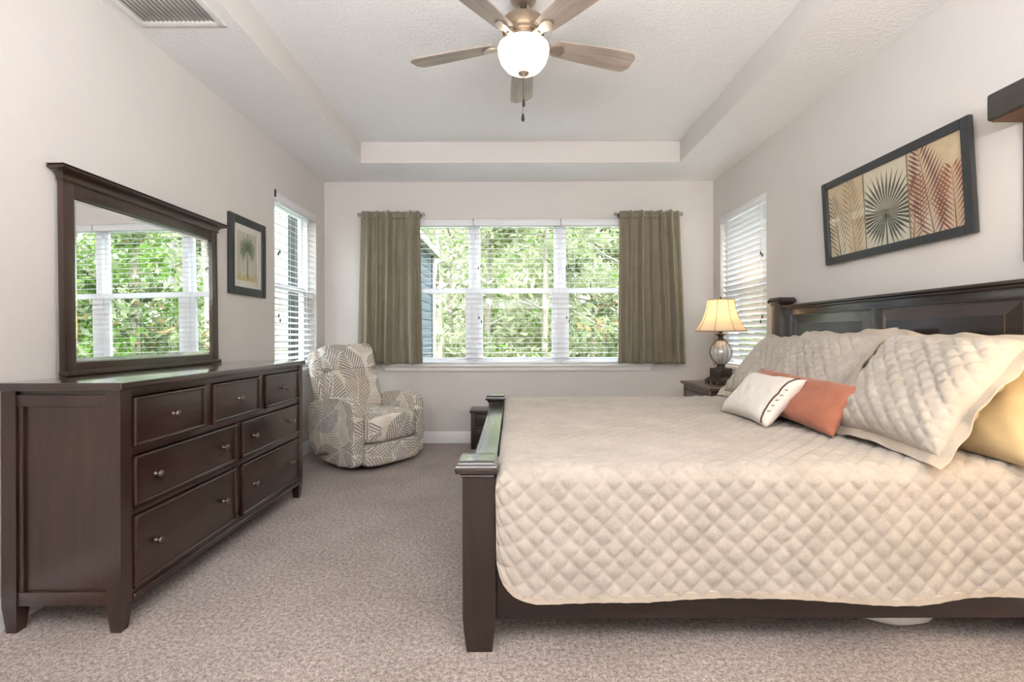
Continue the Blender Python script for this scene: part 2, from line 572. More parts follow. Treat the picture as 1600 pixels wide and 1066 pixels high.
def thing(name, label, cat, loc=(0, 0, 0), group=None):
    o = bpy.data.objects.new(name, None); C.objects.link(o)
    o.location = loc; o.empty_display_size = 0.1
    ORIG[o.name] = Vector(loc)
    return tag(o, label, cat, group)


def dup_tree(o, parent=None):
    c = o.copy(); C.objects.link(c)
    if parent is not None: c.parent = parent
    for ch in list(o.children): dup_tree(ch, c)
    return c


# ------------------------------------------------------------------ room shell
XL, XR, YB, YF = -1.974, 2.109, 5.104, -1.7
ZS, ZT, TH = 2.74, 2.934, 0.17
WIN_B = (-1.33, 1.43, 0.828, 2.35)           # back opening
WIN_L = (4.035, 4.893, 0.828, 2.335)
WIN_R = (4.037, 4.932, 0.828, 2.315)


def structure(name, bm, m, smooth=30):
    return obj(name, bm, m, kind='structure', smooth=smooth)


bm = bm_new(); box(bm, XL - TH, XR + TH, YF - TH, YB + TH, -0.12, 0.0); structure('floor', bm, M['carpet'])
bm = bm_new()
x0, x1, z0, z1 = WIN_B
box(bm, XL - TH, x0, YB, YB + TH, 0, 3.1); box(bm, x1, XR + TH, YB, YB + TH, 0, 3.1)
box(bm, x0, x1, YB, YB + TH, 0, z0); box(bm, x0, x1, YB, YB + TH, z1, 3.1)
structure('wall_back', bm, M['wall'])
for nm, X, s, W in (('wall_left', XL, -1, WIN_L), ('wall_right', XR, 1, WIN_R)):
    bm = bm_new(); a, b_ = X, X + s * TH
    box(bm, a, b_, YF, W[0], 0, 3.1); box(bm, a, b_, W[1], YB, 0, 3.1)
    box(bm, a, b_, W[0], W[1], 0, W[2]); box(bm, a, b_, W[0], W[1], W[3], 3.1)
    structure(nm, bm, M['wall'])
bm = bm_new(); box(bm, XL - TH, XR + TH, YF - TH, YF, 0, 3.1); structure('wall_front', bm, M['wall'])

TX0, TX1, TY0, TY1 = -1.412, 1.566, 0.62, 4.54
bm = bm_new()


def quad(bm, pts, mi=0):
    f = bm.faces.new([bm.verts.new(p) for p in pts]); f.material_index = mi
    return f


for (a0, a1, b0, b1) in ((XL, TX0, YF, YB), (TX1, XR, YF, YB), (TX0, TX1, YF, TY0), (TX0, TX1, TY1, YB)):
    box(bm, a0, a1, b0, b1, ZS, ZT + 0.16)
box(bm, TX0, TX1, TY0, TY1, ZT, ZT + 0.16)
for f in bm.faces:
    f.normal_update()
    if abs(f.normal.z) < 0.5: f.material_index = 1
structure('ceiling', bm, [M['ceiling'], M['wall']])

BBH, BBT = 0.121, 0.016
prof_bb = [(0, 0), (BBT, 0), (BBT, BBH - 0.02), (BBT * 0.5, BBH - 0.004), (0.004, BBH), (0, BBH)]
bm = bm_new(); prism(bm, [(YB - p[0], p[1]) for p in prof_bb], 'x', XL, XR); structure('baseboard_back', bm, M['trim'])
bm = bm_new(); prism(bm, [(XL + p[0], p[1]) for p in prof_bb], 'y', YF, YB); structure('baseboard_left', bm, M['trim'])
bm = bm_new(); prism(bm, [(XR - p[0], p[1]) for p in prof_bb], 'y', YF, YB); structure('baseboard_right', bm, M['trim'])


# ---- windows: built in a local frame (u along the wall, v outwards, z) and mapped by a function
def win_unit(idx, mp, u0, u1, z0, z1, zm):
    root = bpy.data.objects.new('window_%d' % idx, None); C.objects.link(root)
    root['kind'] = 'structure'
    root['label'] = 'white double-hung window'
    loc = Vector(mp((u0 + u1) / 2, 0.1, z0)); root.location = loc; ORIG[root.name] = loc

    def bx(bm, a0, a1, v0, v1, c0, c1, bev=0.003):
        p, q = Vector(mp(a0, v0, c0)), Vector(mp(a1, v1, c1))
        box(bm, p.x, q.x, p.y, q.y, p.z, q.z, bev)
    f = 0.034
    b = bm_new()
    bx(b, u0, u0 + f, 0.075, 0.165, z0, z1); bx(b, u1 - f, u1, 0.075, 0.165, z0, z1)
    bx(b, u0 + f, u1 - f, 0.075, 0.165, z1 - f, z1); bx(b, u0 + f, u1 - f, 0.075, 0.165, z0, z0 + 0.022)
    obj('window_frame', b, M['vinyl'], root)
    # upper sash (outer) and lower sash (inner)
    for nm, a0, a1, c0, c1, v0, st, rl0, rl1 in (('upper_sash', u0 + f, u1 - f, zm - 0.02, z1 - f, 0.125, 0.030, 0.045, 0.022),
                                                 ('lower_sash', u0 + f, u1 - f, z0 + 0.022, zm + 0.027, 0.088, 0.058, 0.040, 0.052)):
        b = bm_new()
        bx(b, a0, a0 + st, v0, v0 + 0.034, c0, c1); bx(b, a1 - st, a1, v0, v0 + 0.034, c0, c1)
        bx(b, a0 + st, a1 - st, v0, v0 + 0.034, c0, c0 + rl0); bx(b, a0 + st, a1 - st, v0, v0 + 0.034, c1 - rl1, c1)
        s = obj(nm, b, M['vinyl'], root)
        b = bm_new(); bx(b, a0 + st - 0.005, a1 - st + 0.005, v0 + 0.015, v0 + 0.019, c0 + rl0 - 0.005, c1 - rl1 + 0.005, 0)
        obj('pane', b, M['pane'], s)
    b = bm_new()
    uc = u0 + (u1 - u0) * 0.5
    for q in (-0.22, 0.22):
        bx(b, uc + q - 0.045, uc + q + 0.045, 0.074, 0.09, z0 + 0.03, z0 + 0.04)
    obj('sash_lift', b, M['vinyl'], root)
    return root


def map_b(u, v, z): return (u, YB + v, z)
def map_l(u, v, z): return (XL - v, u, z)
def map_r(u, v, z): return (XR + v, u, z)


ZM = 1.60
wu = (WIN_B[1] - WIN_B[0]) / 3
for i in range(3):
    win_unit(i + 1, map_b, WIN_B[0] + i * wu, WIN_B[0] + (i + 1) * wu, WIN_B[2], WIN_B[3], ZM)
win_unit(4, map_l, WIN_L[0], WIN_L[1], WIN_L[2], WIN_L[3], ZM - 0.03)
win_unit(5, map_r, WIN_R[0], WIN_R[1], WIN_R[2], WIN_R[3], ZM - 0.03)

# sills with apron
bm = bm_new()
box(bm, WIN_B[0] - 0.03, WIN_B[1] + 0.03, YB - 0.045, YB + 0.08, 0.800, 0.830, 0.008, 3)
box(bm, WIN_B[0] - 0.01, WIN_B[1] + 0.01, YB - 0.018, YB, 0.755, 0.800, 0.006)
structure('trim_1', bm, M['trim'])
for n, X, s, W in ((2, XL, -1, WIN_L), (3, XR, 1, WIN_R)):
    bm = bm_new()
    box(bm, X - s * 0.04, X + s * 0.08, W[0] - 0.03, W[1] + 0.03, 0.800, 0.830, 0.008, 3)
    box(bm, X - s * 0.016, X, W[0] - 0.01, W[1] + 0.01, 0.755, 0.800, 0.006)
    structure('trim_%d' % n, bm, M['trim'])


# ---- blinds
def blind(mp, u0, u1, z0, z1, tilt, label, cord_side=-1, group=None, base_v=0.04):
    root = thing('window_blind', label, 'blind', mp((u0 + u1) / 2, base_v, z1), group)

    def bx(bm, a0, a1, v0, v1, c0, c1, bev=0.002):
        p, q = Vector(mp(a0, v0, c0)), Vector(mp(a1, v1, c1))
        box(bm, p.x, q.x, p.y, q.y, p.z, q.z, bev)
    b = bm_new()
    # moulded valance
    bx(b, u0 + 0.002, u1 - 0.002, 0.0, 0.012, z1 - 0.072, z1 - 0.003, 0.003)
    bx(b, u0 + 0.002, u1 - 0.002, -0.006, 0.004, z1 - 0.016, z1 - 0.003, 0.003)
    bx(b, u0 + 0.002, u1 - 0.002, -0.004, 0.004, z1 - 0.072, z1 - 0.06, 0.003)
    obj('valance', b, M['slat'], root)
    b = bm_new(); bx(b, u0 + 0.006, u1 - 0.006, 0.014, 0.066, z1 - 0.055, z1 - 0.006); obj('headrail', b, M['slat'], root)
    sp_ = 0.0525; hw = 0.0245
    zc = z1 - 0.095
    b = bm_new()
    zs = []
    while zc > z0 + 0.045:
        ct, st = math.cos(tilt), math.sin(tilt)
        prev = None
        rows = []
        for k in range(5):
            t = -1 + 2 * k / 4
            v_ = base_v + t * hw * ct; z_ = zc + t * hw * st + 0.0012 * (1 - t * t)
            rows.append((v_, z_))
        top = [[b.verts.new(mp(u, r[0], r[1] + 0.0010)) for r in rows] for u in (u0 + 0.006, u1 - 0.006)]
        bot = [[b.verts.new(mp(u, r[0], r[1] - 0.0010)) for r in rows] for u in (u0 + 0.006, u1 - 0.006)]
        for k in range(4):
            b.faces.new((top[0][k], top[1][k], top[1][k + 1], top[0][k + 1]))
            b.faces.new((bot[0][k + 1], bot[1][k + 1], bot[1][k], bot[0][k]))
        for k in (0, 4):
            b.faces.new((top[0][k], bot[0][k], bot[1][k], top[1][k]))
        for e_ in (0, 1):
            b.faces.new(top[e_] + list(reversed(bot[e_])))
        zs.append(zc); zc -= sp_
    obj('slats', b, M['slat'], root, smooth=30)
    b = bm_new(); bx(b, u0 + 0.006, u1 - 0.006, base_v - 0.026, base_v + 0.026, z0 + 0.004, z0 + 0.022, 0.004)
    obj('bottom_rail', b, M['slat'], root)
    b = bm_new()
    for q in (0.16, 0.5, 0.84):
        u = u0 + (u1 - u0) * q
        for v_ in (base_v - hw - 0.001, base_v + hw + 0.001):
            tube(b, [mp(u, v_, z1 - 0.06), mp(u, v_, z0 + 0.02)], 0.0009, 5)
    obj('ladder_cord', b, M['slat'], root)
    # pull cords with dark tassels
    for q, dz in ((0.055, 0.50), (0.085, 0.48), (0.06, 1.02), (0.09, 1.06)):
        u = u0 + (u1 - u0) * (q if cord_side < 0 else 1 - q)
        b = bm_new(); tube(b, [mp(u, -0.008, z1 - 0.06), mp(u, -0.008, z1 - dz)], 0.0011, 5)
        c = obj('pull_cord', b, M['slat'], root)
        b = bm_new(); p = Vector(mp(u, -0.008, z1 - dz - 0.03))
        lathe(b, [(0.0065, 0), (0.007, 0.006), (0.003, 0.03)], p, 10)
        obj('tassel', b, M['dark'], c)
    return root


for i, lab in enumerate(('white slatted blind at left of the wide back window, beside the curtain over the recliner',
                         'white slatted blind in the middle of the three-part back window',
                         'white slatted blind at right of the wide back window, beside the curtain near the lamp')):
    blind(map_b, WIN_B[0] + i * wu + 0.002, WIN_B[0] + (i + 1) * wu - 0.002, WIN_B[2], WIN_B[3], math.radians(2), lab, -1)
bl_ = blind(map_l, WIN_L[0] + 0.004, WIN_L[1] - 0.004, WIN_L[2], WIN_L[3], math.radians(22), 'white slatted blind in the left wall window behind the recliner', -1)
b = bm_new(); box(b, XL - 0.006, XL + 0.008, WIN_L[0] + 0.002, WIN_L[0] + 0.018, WIN_L[3] - 0.05, WIN_L[3] + 0.012, 0.002)
obj('bracket', b, M['dark'], bl_)
blind(map_r, WIN_R[0] + 0.004, WIN_R[1] - 0.004, WIN_R[2], WIN_R[3], math.radians(-60), 'white half-closed blind in the right wall window behind the table lamp', -1)


# ------------------------------------------------------------------ dresser
def make_dresser():
    X0, X1, Y0, Y1, ZTOP = -1.935, -1.483, 1.838, 3.428, 0.953
    t = thing('dresser', 'long dark wood seven-drawer dresser under the mirror along the left wall', 'dresser', ((X0 + X1) / 2, (Y0 + Y1) / 2, 0))
    b = bm_new(); box(b, X0 - 0.01, X1 + 0.017, Y0 - 0.017, Y1 + 0.017, ZTOP - 0.031, ZTOP, 0.006, 3); obj('dresser_top', b, M['wood_top'], t)
    zb = 0.114
    # legs run up as corner posts and taper at the foot
    P_ = 0.056
    for (a0, a1) in ((X0, X0 + P_), (X1 - P_, X1)):
        for (c0, c1) in ((Y0, Y0 + P_), (Y1 - P_, Y1)):
            b = bm_new()
            moulding(b, a0, a1, c0, c1, [(-0.009, 0.0), (0.0, zb - 0.01), (0.0, ZTOP - 0.031)])
            obj('leg', b, M['wood_z'], t, smooth=0)
    # carcass: rails and dividers of the front
    b = bm_new(); fx0, fx1 = X1 - 0.03, X1 - 0.004
    ya, yb = Y0 + P_, Y1 - P_
    box(b, fx0, fx1, ya, yb, 0.893, 0.922, 0.002); box(b, fx0, fx1, ya, yb, 0.662, 0.690, 0.002)
    box(b, fx0, fx1, ya, yb, 0.428, 0.457, 0.002); box(b, fx0, fx1, ya, yb, 0.114, 0.140, 0.002)
    box(b, fx0, X1 + 0.010, ya, yb, 0.100, 0.124, 0.006, 3)
    for y in (2.342, 2.850): box(b, fx0, fx1, y + 0.002, y + 0.054, 0.690, 0.893, 0.002)
    for z0, z1 in ((0.457, 0.662), (0.140, 0.428)): box(b, fx0, fx1, 2.602, 2.650, z0, z1, 0.002)
    box(b, X0 + 0.03, X0 + 0.04, ya, yb, zb, 0.92)        # back board
    box(b, X0 + 0.03, fx0, ya, yb, 0.12, 0.13)            # bottom board
    obj('carcass', b, M['wood_y'], t)
    # framed side panels
    for yy, s in ((Y0, 1), (Y1, -1)):
        b = bm_new()
        box(b, X0 + P_, X1 - P_, yy + s * 0.016, yy + s * 0.026, 0.11, 0.922)
        box(b, X0 + P_, X1 - P_, yy + s * 0.004, yy + s * 0.018, 0.862, 0.905, 0.002)
        box(b, X0 + P_, X1 - P_, yy + s * 0.004, yy + s * 0.018, 0.106, 0.158, 0.002)
        box(b, X0 + P_ + 0.004, X0 + P_ + 0.022, yy + s * 0.006, yy + s * 0.018, 0.158, 0.862, 0.002)
        obj('side_panel', b, M['wood_z'], t)
    dr = [(1.896, 2.340, .692, .891, 1), (2.400, 2.848, .692, .891, 1), (2.908, 3.368, .692, .891, 1),
          (1.896, 2.600, .459, .660, 2), (2.652, 3.368, .459, .660, 2), (1.896, 2.600, .142, .426, 2), (2.652, 3.368, .142, .426, 2)]
    for (a, b2, c, d, k) in dr:
        b = bm_new()
        g = 0.003
        box(b, X1 - 0.02, X1 + 0.002, a + g, b2 - g, c + g, d - g, 0.006, 3)
        # beaded edge of the drawer front
        for (p, q, r, s) in ((a + g, b2 - g, c + g, c + g + 0.012), (a + g, b2 - g, d - g - 0.012, d - g),
                             (a + g, a + g + 0.012, c + g, d - g), (b2 - g - 0.012, b2 - g, c + g, d - g)):
            box(b, X1 - 0.01, X1 + 0.011, p, q, r, s, 0.0055, 3)
        d_ = obj('drawer', b, M['wood_y'], t)
        ym = (a + b2) / 2
        for yk in ([ym] if k == 1 else [ym - 0.235, ym + 0.235]):
            b = bm_new()
            lathe(b, [(0.009, 0), (0.0095, 0.003), (0.0055, 0.006), (0.005, 0.017), (0.012, 0.021), (0.0155, 0.025), (0.0155, 0.028), (0.010, 0.032), (0.0, 0.0335)], (0, 0, 0), 16)
            bmesh.ops.rotate(b, verts=b.verts[:], cent=(0, 0, 0), matrix=Matrix.Rotation(PI / 2, 3, 'Y'))
            bmesh.ops.translate(b, verts=b.verts[:], vec=(X1 + 0.002, yk, (c + d) / 2))
            obj('knob', b, M['knob'], d_, smooth=60)
    return t


make_dresser()


# ------------------------------------------------------------------ mirror
def make_mirror():
    XF, Y0, Y1, ZB, ZTP = -1.925, 2.092, 3.186, 0.9545, 1.806
    t = thing('dresser_mirror', 'large dark framed mirror with crown moulding standing on the dresser', 'mirror', (XF - 0.015, (Y0 + Y1) / 2, ZB))
    b = bm_new(); w = 0.056
    box(b, XF - 0.026, XF, Y0, Y0 + w, ZB, ZTP, 0.004); box(b, XF - 0.026, XF, Y1 - w, Y1, ZB, ZTP, 0.004)
    box(b, XF - 0.024, XF - 0.001, Y0 + w, Y1 - w, 1.745, ZTP, 0.003); box(b, XF - 0.024, XF - 0.001, Y0 + w, Y1 - w, ZB, 1.012, 0.003)
    box(b, XF - 0.026, XF + 0.012, Y0 - 0.004, Y1 + 0.012, ZB, ZB + 0.022, 0.004, 3)
    obj('frame', b, M['wood_z'], t)
    # crown: stepped moulding profile extruded along Y with mitred returns approximated by stacked slabs
    b = bm_new()
    pr = [(0.0, 1.800), (0.005, 1.801), (0.007, 1.805), (0.005, 1.809)]
    pr += arc((0.034, 1.809), 0.029, 180, 95, 8)            # cove
    pr += [(0.034, 1.838), (0.034, 1.841)] + arc((0.040, 1.848), 0.007, -90, 90, 8)[1:] + [(0.046, 1.8555), (0.050, 1.858)]
    moulding(b, XF - 0.026, XF, Y0, Y1, pr, True)
    obj('crown_moulding', b, M['wood_y'], t)
    # bevelled glass
    b = bm_new()
    ya, yb, za, zb, e_ = Y0 + w - 0.004, Y1 - w + 0.004, 1.008, 1.749, 0.024
    xo, xi = XF - 0.0165, XF - 0.0125
    O = [b.verts.new((xo, y, z)) for y, z in ((ya, za), (yb, za), (yb, zb), (ya, zb))]
    I = [b.verts.new((xi, y, z)) for y, z in ((ya + e_, za + e_), (yb - e_, za + e_), (yb - e_, zb - e_), (ya + e_, zb - e_))]
    b.faces.new(I)
    for k in range(4): b.faces.new((O[k], O[(k + 1) % 4], I[(k + 1) % 4], I[k]))
    Bk = [b.verts.new((xo - 0.004, v.co.y, v.co.z)) for v in O]
    b.faces.new(list(reversed(Bk)))
    for k in range(4): b.faces.new((Bk[k], Bk[(k + 1) % 4], O[(k + 1) % 4], O[k]))
    obj('mirror_glass', b, M['mirror'], t, smooth=0)
    # support post behind, seen past the frame's near edge
    b = bm_new(); box(b, XF - 0.038, XF - 0.026, Y0 + 0.03, Y0 + 0.10, ZB, 1.55)
    obj('support', b, M['wood_z'], t)
    b = bm_new(); box(b, XF - 0.038, XF - 0.026, Y1 - 0.10, Y1 - 0.03, ZB, 1.55)
    obj('support', b, M['wood_z'], t)
    t.rotation_euler = (0, -0.010, 0)


make_mirror()


# ------------------------------------------------------------------ pictures
def poly_face(bm, pts, mi=0):
    f = bm.faces.new([bm.verts.new(p) for p in pts]); f.material_index = mi


def make_palm_picture():
    Y0, Y1, Z0, Z1, X = 3.362, 3.853, 1.425, 1.993, XL
    t = thing('framed_picture', 'small dark framed palm tree picture with white mat right of the mirror', 'picture', (X, (Y0 + Y1) / 2, Z0))
    b = bm_new(); w = 0.058
    box(b, X + 0.001, X + 0.024, Y0, Y0 + w, Z0, Z1, 0.004); box(b, X + 0.001, X + 0.024, Y1 - w, Y1, Z0, Z1, 0.004)
    box(b, X + 0.001, X + 0.023, Y0 + w, Y1 - w, Z0, Z0 + w, 0.004); box(b, X + 0.001, X + 0.023, Y0 + w, Y1 - w, Z1 - w, Z1, 0.004)
    obj('frame', b, M['black_frame'], t)
    a0, a1, c0, c1 = 3.463, 3.738, 1.532, 1.886
    b = bm_new()
    mx = X + 0.010
    for (p, q, r, s) in ((Y0 + w - .004, a0, Z0 + w - .004, Z1 - w + .004), (a1, Y1 - w + .004, Z0 + w - .004, Z1 - w + .004), (a0, a1, Z0 + w - .004, c0), (a0, a1, c1, Z1 - w + .004)):
        box(b, mx, mx + 0.003, p, q, r, s)
    obj('mat_board', b, plain('mat_board', srgb(228, 228, 224), 0.8, var=0.01), t)
    b = bm_new()
    mats = [plain('print_sky', srgb(206, 206, 200), 0.8, var=0.04, vscale=20), plain('print_sand', srgb(204, 190, 148), 0.8, var=0.15, vscale=40),
            plain('print_palm_green', srgb(84, 112, 84), 0.8, var=0.3, vscale=60), plain('print_trunk', srgb(132, 110, 86), 0.8, var=0.2, vscale=60),
            plain('print_palm_pale', srgb(120, 146, 112), 0.8, var=0.2, vscale=60)]
    box(b, mx - 0.003, mx - 0.0005, a0 - 0.003, a1 + 0.003, c0 - 0.003, c1 + 0.003)
    yc = (a0 + a1) / 2 + 0.006
    e1 = mx + 0.0002
    pts = []
    for k in range(13):
        y = a0 + (a1 - a0) * k / 12
        pts.append((e1, y, c0 + 0.045 + 0.012 * math.sin(k * 1.3) + 0.010 * math.cos(k * 2.9)))
    poly_face(b, [(e1, a0, c0)] + [(e1, a1, c0)] + list(reversed(pts)), 1)
    e2 = e1 + 0.0003
    zt = c0 + 0.235
    poly_face(b, [(e2, yc - 0.006, c0 + 0.02), (e2, yc + 0.007, c0 + 0.02), (e2, yc + 0.003, zt), (e2, yc - 0.003, zt)], 3)
    rnd = random.Random(3)
    for k in range(15):
        ang = math.radians(-35 + 250 * k / 14); L = 0.10 + 0.02 * rnd.random()
        e3 = e2 + 0.0002 + 0.00004 * k
        prev = Vector((yc, zt)); d = Vector((math.cos(ang), math.sin(ang)))
        for s in range(9):
            nx = prev + d * L / 9; d = (d + Vector((0, -0.13))).normalized()
            n_ = Vector((-d.y, d.x))
            wd = 0.020 * math.sin(PI * (s + 1) / 10.5)
            for sg in (-1, 1):
                tip = prev + n_ * sg * wd + d * 0.012
                poly_face(b, [(e3, *prev), (e3, *(prev + d * 0.0075)), (e3, *tip)], 2 if (k + s) % 3 else 4)
            prev = nx
    obj('print', b, mats, t, smooth=0)
    b = bm_new(); box(b, X + 0.016, X + 0.0175, Y0 + w - 0.004, Y1 - w + 0.004, Z0 + w - 0.004, Z1 - w + 0.004); obj('glass', b, M['picture_glass'], t)


make_palm_picture()


def make_triptych():
    Y0, Y1, Z0, Z1 = 2.188, 3.232, 1.585, 2.12
    X = XR - 0.004
    t = thing('framed_picture', 'wide dark framed three-panel palm leaf print hung above the headboard', 'picture', (X, (Y0 + Y1) / 2, Z0))
    w = 0.046; xf = X - 0.026
    b = bm_new()
    for (p, q, r, s) in ((Y0, Y0 + w, Z0, Z1), (Y1 - w, Y1, Z0, Z1), (Y0 + w, Y1 - w, Z0, Z0 + w), (Y0 + w, Y1 - w, Z1 - w, Z1)):
        box(b, xf, X, p, q, r, s, 0.006, 2)
    obj('frame', b, M['black_frame'], t)
    a0, a1, c0, c1 = Y0 + w, Y1 - w, Z0 + w, Z1 - w
    mats = [plain('print_tan', srgb(206, 186, 154), 0.8, var=0.14, vscale=9), plain('print_cream', srgb(214, 204, 184), 0.8, var=0.06, vscale=9),
            plain('print_fan_green', srgb(74, 78, 64), 0.8, var=0.3, vscale=20), plain('print_rust', srgb(146, 84, 62), 0.8, var=0.3, vscale=14),
            plain('print_plum', srgb(112, 70, 66), 0.8, var=0.3, vscale=14), plain('print_gold', srgb(150, 122, 74), 0.8, var=0.2, vscale=16),
            plain('print_line', srgb(120, 106, 88), 0.8), plain('print_umber', srgb(72, 62, 52), 0.8, var=0.3, vscale=20)]
    b = bm_new()
    xb = X - 0.010
    d1, d2 = a1 - (a1 - a0) / 3, a1 - 2 * (a1 - a0) / 3         # panel edges, first panel is the far one (left in view)
    for (p, q, mi) in ((d1, a1, 0), (d2, d1, 1), (a0, d2, 0)):
        box(b, xb, xb + 0.004, p, q, c0 - 0.004, c1 + 0.004, mi=mi)
    ln = xb - 0.0004
    for d in (d1, d2):
        poly_face(b, [(ln - 0.002, d - 0.004, c0), (ln - 0.002, d + 0.004, c0), (ln - 0.002, d + 0.004, c1), (ln - 0.002, d - 0.004, c1)], 6)

    def clipped(tri, lo, hi, x, mi):
        """clip a triangle/quad to the panel rectangle and add it"""
        pts = [Vector(p) for p in tri]
        for ax, lim, sg in ((0, lo, 1), (0, hi, -1), (1, c0, 1), (1, c1, -1)):
            out = []
            for i in range(len(pts)):
                p, q = pts[i], pts[(i + 1) % len(pts)]
                ip, iq = sg * (p[ax] - lim) >= 0, sg * (q[ax] - lim) >= 0
                if ip: out.append(p)
                if ip != iq:
                    f = (lim - p[ax]) / (q[ax] - p[ax]); out.append(p + (q - p) * f)
            pts = out
            if len(pts) < 3: return
        cl = []
        for p in pts:
            if not cl or (p - cl[-1]).length > 1e-6: cl.append(p)
        if len(cl) > 2 and (cl[0] - cl[-1]).length < 1e-6: cl.pop()
        if len(cl) >= 3: poly_face(b, [(x, p.x, p.y) for p in cl], mi)

    # middle: fan palm, spokes radiating from a hub
    yc, zc = (d1 + d2) / 2, c0 + 0.17
    for k in range(36):
        a = math.radians(-75 + 330 * k / 35)
        L = 0.25 if -0.5 < math.sin(a) else 0.2
        dr = Vector((math.cos(a), math.sin(a))); n_ = Vector((-dr.y, dr.x))
        c = Vector((yc, zc))
        mid = c + dr * L * 0.6
        clipped([c, mid - n_ * 0.0075, c + dr * L, mid + n_ * 0.0075], d2 + 0.004, d1 - 0.004, ln - 0.00002 * k, 2)
    clipped([(yc - .006, c0), (yc + .006, c0), (yc + .004, zc), (yc - .004, zc)], d2, d1, ln - 0.0014, 2)

    def feather(base, tip, width, n, lo, hi, mi, x, bend=0.3, wd=0.011):
        base, tip = Vector(base), Vector(tip)
        ax = (tip - base).normalized(); nn = Vector((-ax.y, ax.x)); L = (tip - base).length
        for k in range(n):
            f = k / (n - 1)
            p = base + ax * L * f
            ww = width * (1 - 0.75 * f * f) * (0.55 + 0.45 * min(1, f * 5))
            for sg in (-1, 1):
                q = p + (nn * sg * 0.75 + ax * 0.8) * ww
                m_ = (p + q) / 2 + ax * wd * 0.5
                m2 = (p + q) / 2 - ax * wd * 0.5
                clipped([p, m2, q, m_], lo, hi, x - 0.00003 * k - (0.00001 if sg > 0 else 0), mi)
        clipped([base - nn * 0.004, base + nn * 0.004, tip + nn * 0.001, tip - nn * 0.001], lo, hi, x - 0.0015, mi)

    # far panel (left in view): umber fern and gold feather
    feather((d1 + 0.22, c0 - 0.02), (d1 + 0.28, c0 + 0.36), 0.16, 13, d1 + 0.004, a1, 7, ln)
    feather((d1 + 0.09, c0 - 0.04), (d1 + 0.13, c1 + 0.02), 0.16, 15, d1 + 0.004, a1, 5, ln - 0.0006)
    # near panel (right in view): rust and plum feathers
    feather((a0 + 0.17, c0 - 0.03), (a0 + 0.245, c1 - 0.01), 0.20, 17, a0, d2 - 0.004, 4, ln, wd=0.020)
    feather((a0 + 0.05, c0 - 0.06), (a0 + 0.06, c0 + 0.28), 0.20, 14, a0, d2 - 0.004, 3, ln - 0.0014, wd=0.018)
    feather((a0 + 0.30, c0 - 0.02), (a0 + 0.26, c0 + 0.30), 0.15, 13, a0, d2 - 0.004, 3, ln - 0.0007, wd=0.015)
    obj('print', b, mats, t, smooth=0)
    b = bm_new(); box(b, xf + 0.007, xf + 0.009, a0 - 0.004, a1 + 0.004, c0 - 0.004, c1 + 0.004); obj('glass', b, M['picture_glass'], t)
    t.rotation_euler = (0, -0.055, 0)


make_triptych()


# ------------------------------------------------------------------ wall shelf at the right edge of the picture
def make_shelf():
    t = thing('wall_shelf', 'thick dark wood wall shelf with bare underside at the right edge above the headboard', 'shelf', (XR, 1.5, 1.42))
    b = bm_new(); box(b, 1.96, XR, 1.0, 2.012, 2.004, 2.114, 0.012, 3)
    b2 = bm_new(); box(b2, 1.975, XR - 0.002, 1.015, 2.004, 2.0, 2.006)
    obj('board', b, M['shelf_dark'], t)
    obj('underside', b2, M['shelf_raw'], t)
    b = bm_new(); box(b, XR - 0.012, XR, 1.0, 1.998, 1.425, 2.004, 0.003); obj('back_panel', b, M['shelf_dark'], t)
    b = bm_new()
    lathe(b, [(0.010, 0), (0.006, 0.004), (0.005, 0.02), (0.012, 0.026), (0.012, 0.032), (0, 0.036)], (0, 0, 0), 14)
    bmesh.ops.rotate(b, verts=b.verts[:], cent=(0, 0, 0), matrix=Matrix.Rotation(-PI / 2, 3, 'Y'))
    bmesh.ops.translate(b, verts=b.verts[:], vec=(XR - 0.012, 1.955, 1.445))
    obj('hook', b, M['grey_metal'], t, smooth=60)


make_shelf()


# ------------------------------------------------------------------ bed
FX0, FX1 = -0.179, -0.063          # foot posts
BY0, BY1 = 1.718, 3.744            # outer faces of the bed frame
HX0, HX1 = 1.985, 2.095            # head posts
PW = 0.114


def post_cap(b, x0, x1, y0, y1, z, ov=0.024):
    pr = [(0.0, z - 0.056), (ov * 0.3, z - 0.055), (ov * 0.42, z - 0.050), (ov * 0.3, z - 0.045), (ov * 0.35, z - 0.042)]
    pr += [(ov * 0.62 + ov * 0.38 * math.cos(t_), z - 0.026 + 0.016 * math.sin(t_)) for t_ in [math.radians(-90 + 18 * k) for k in range(10)]]
    pr += [(ov * 0.55, z - 0.006), (ov * 0.50, z - 0.001), (ov * 0.40, z)]
    moulding(b, x0, x1, y0, y1, pr)


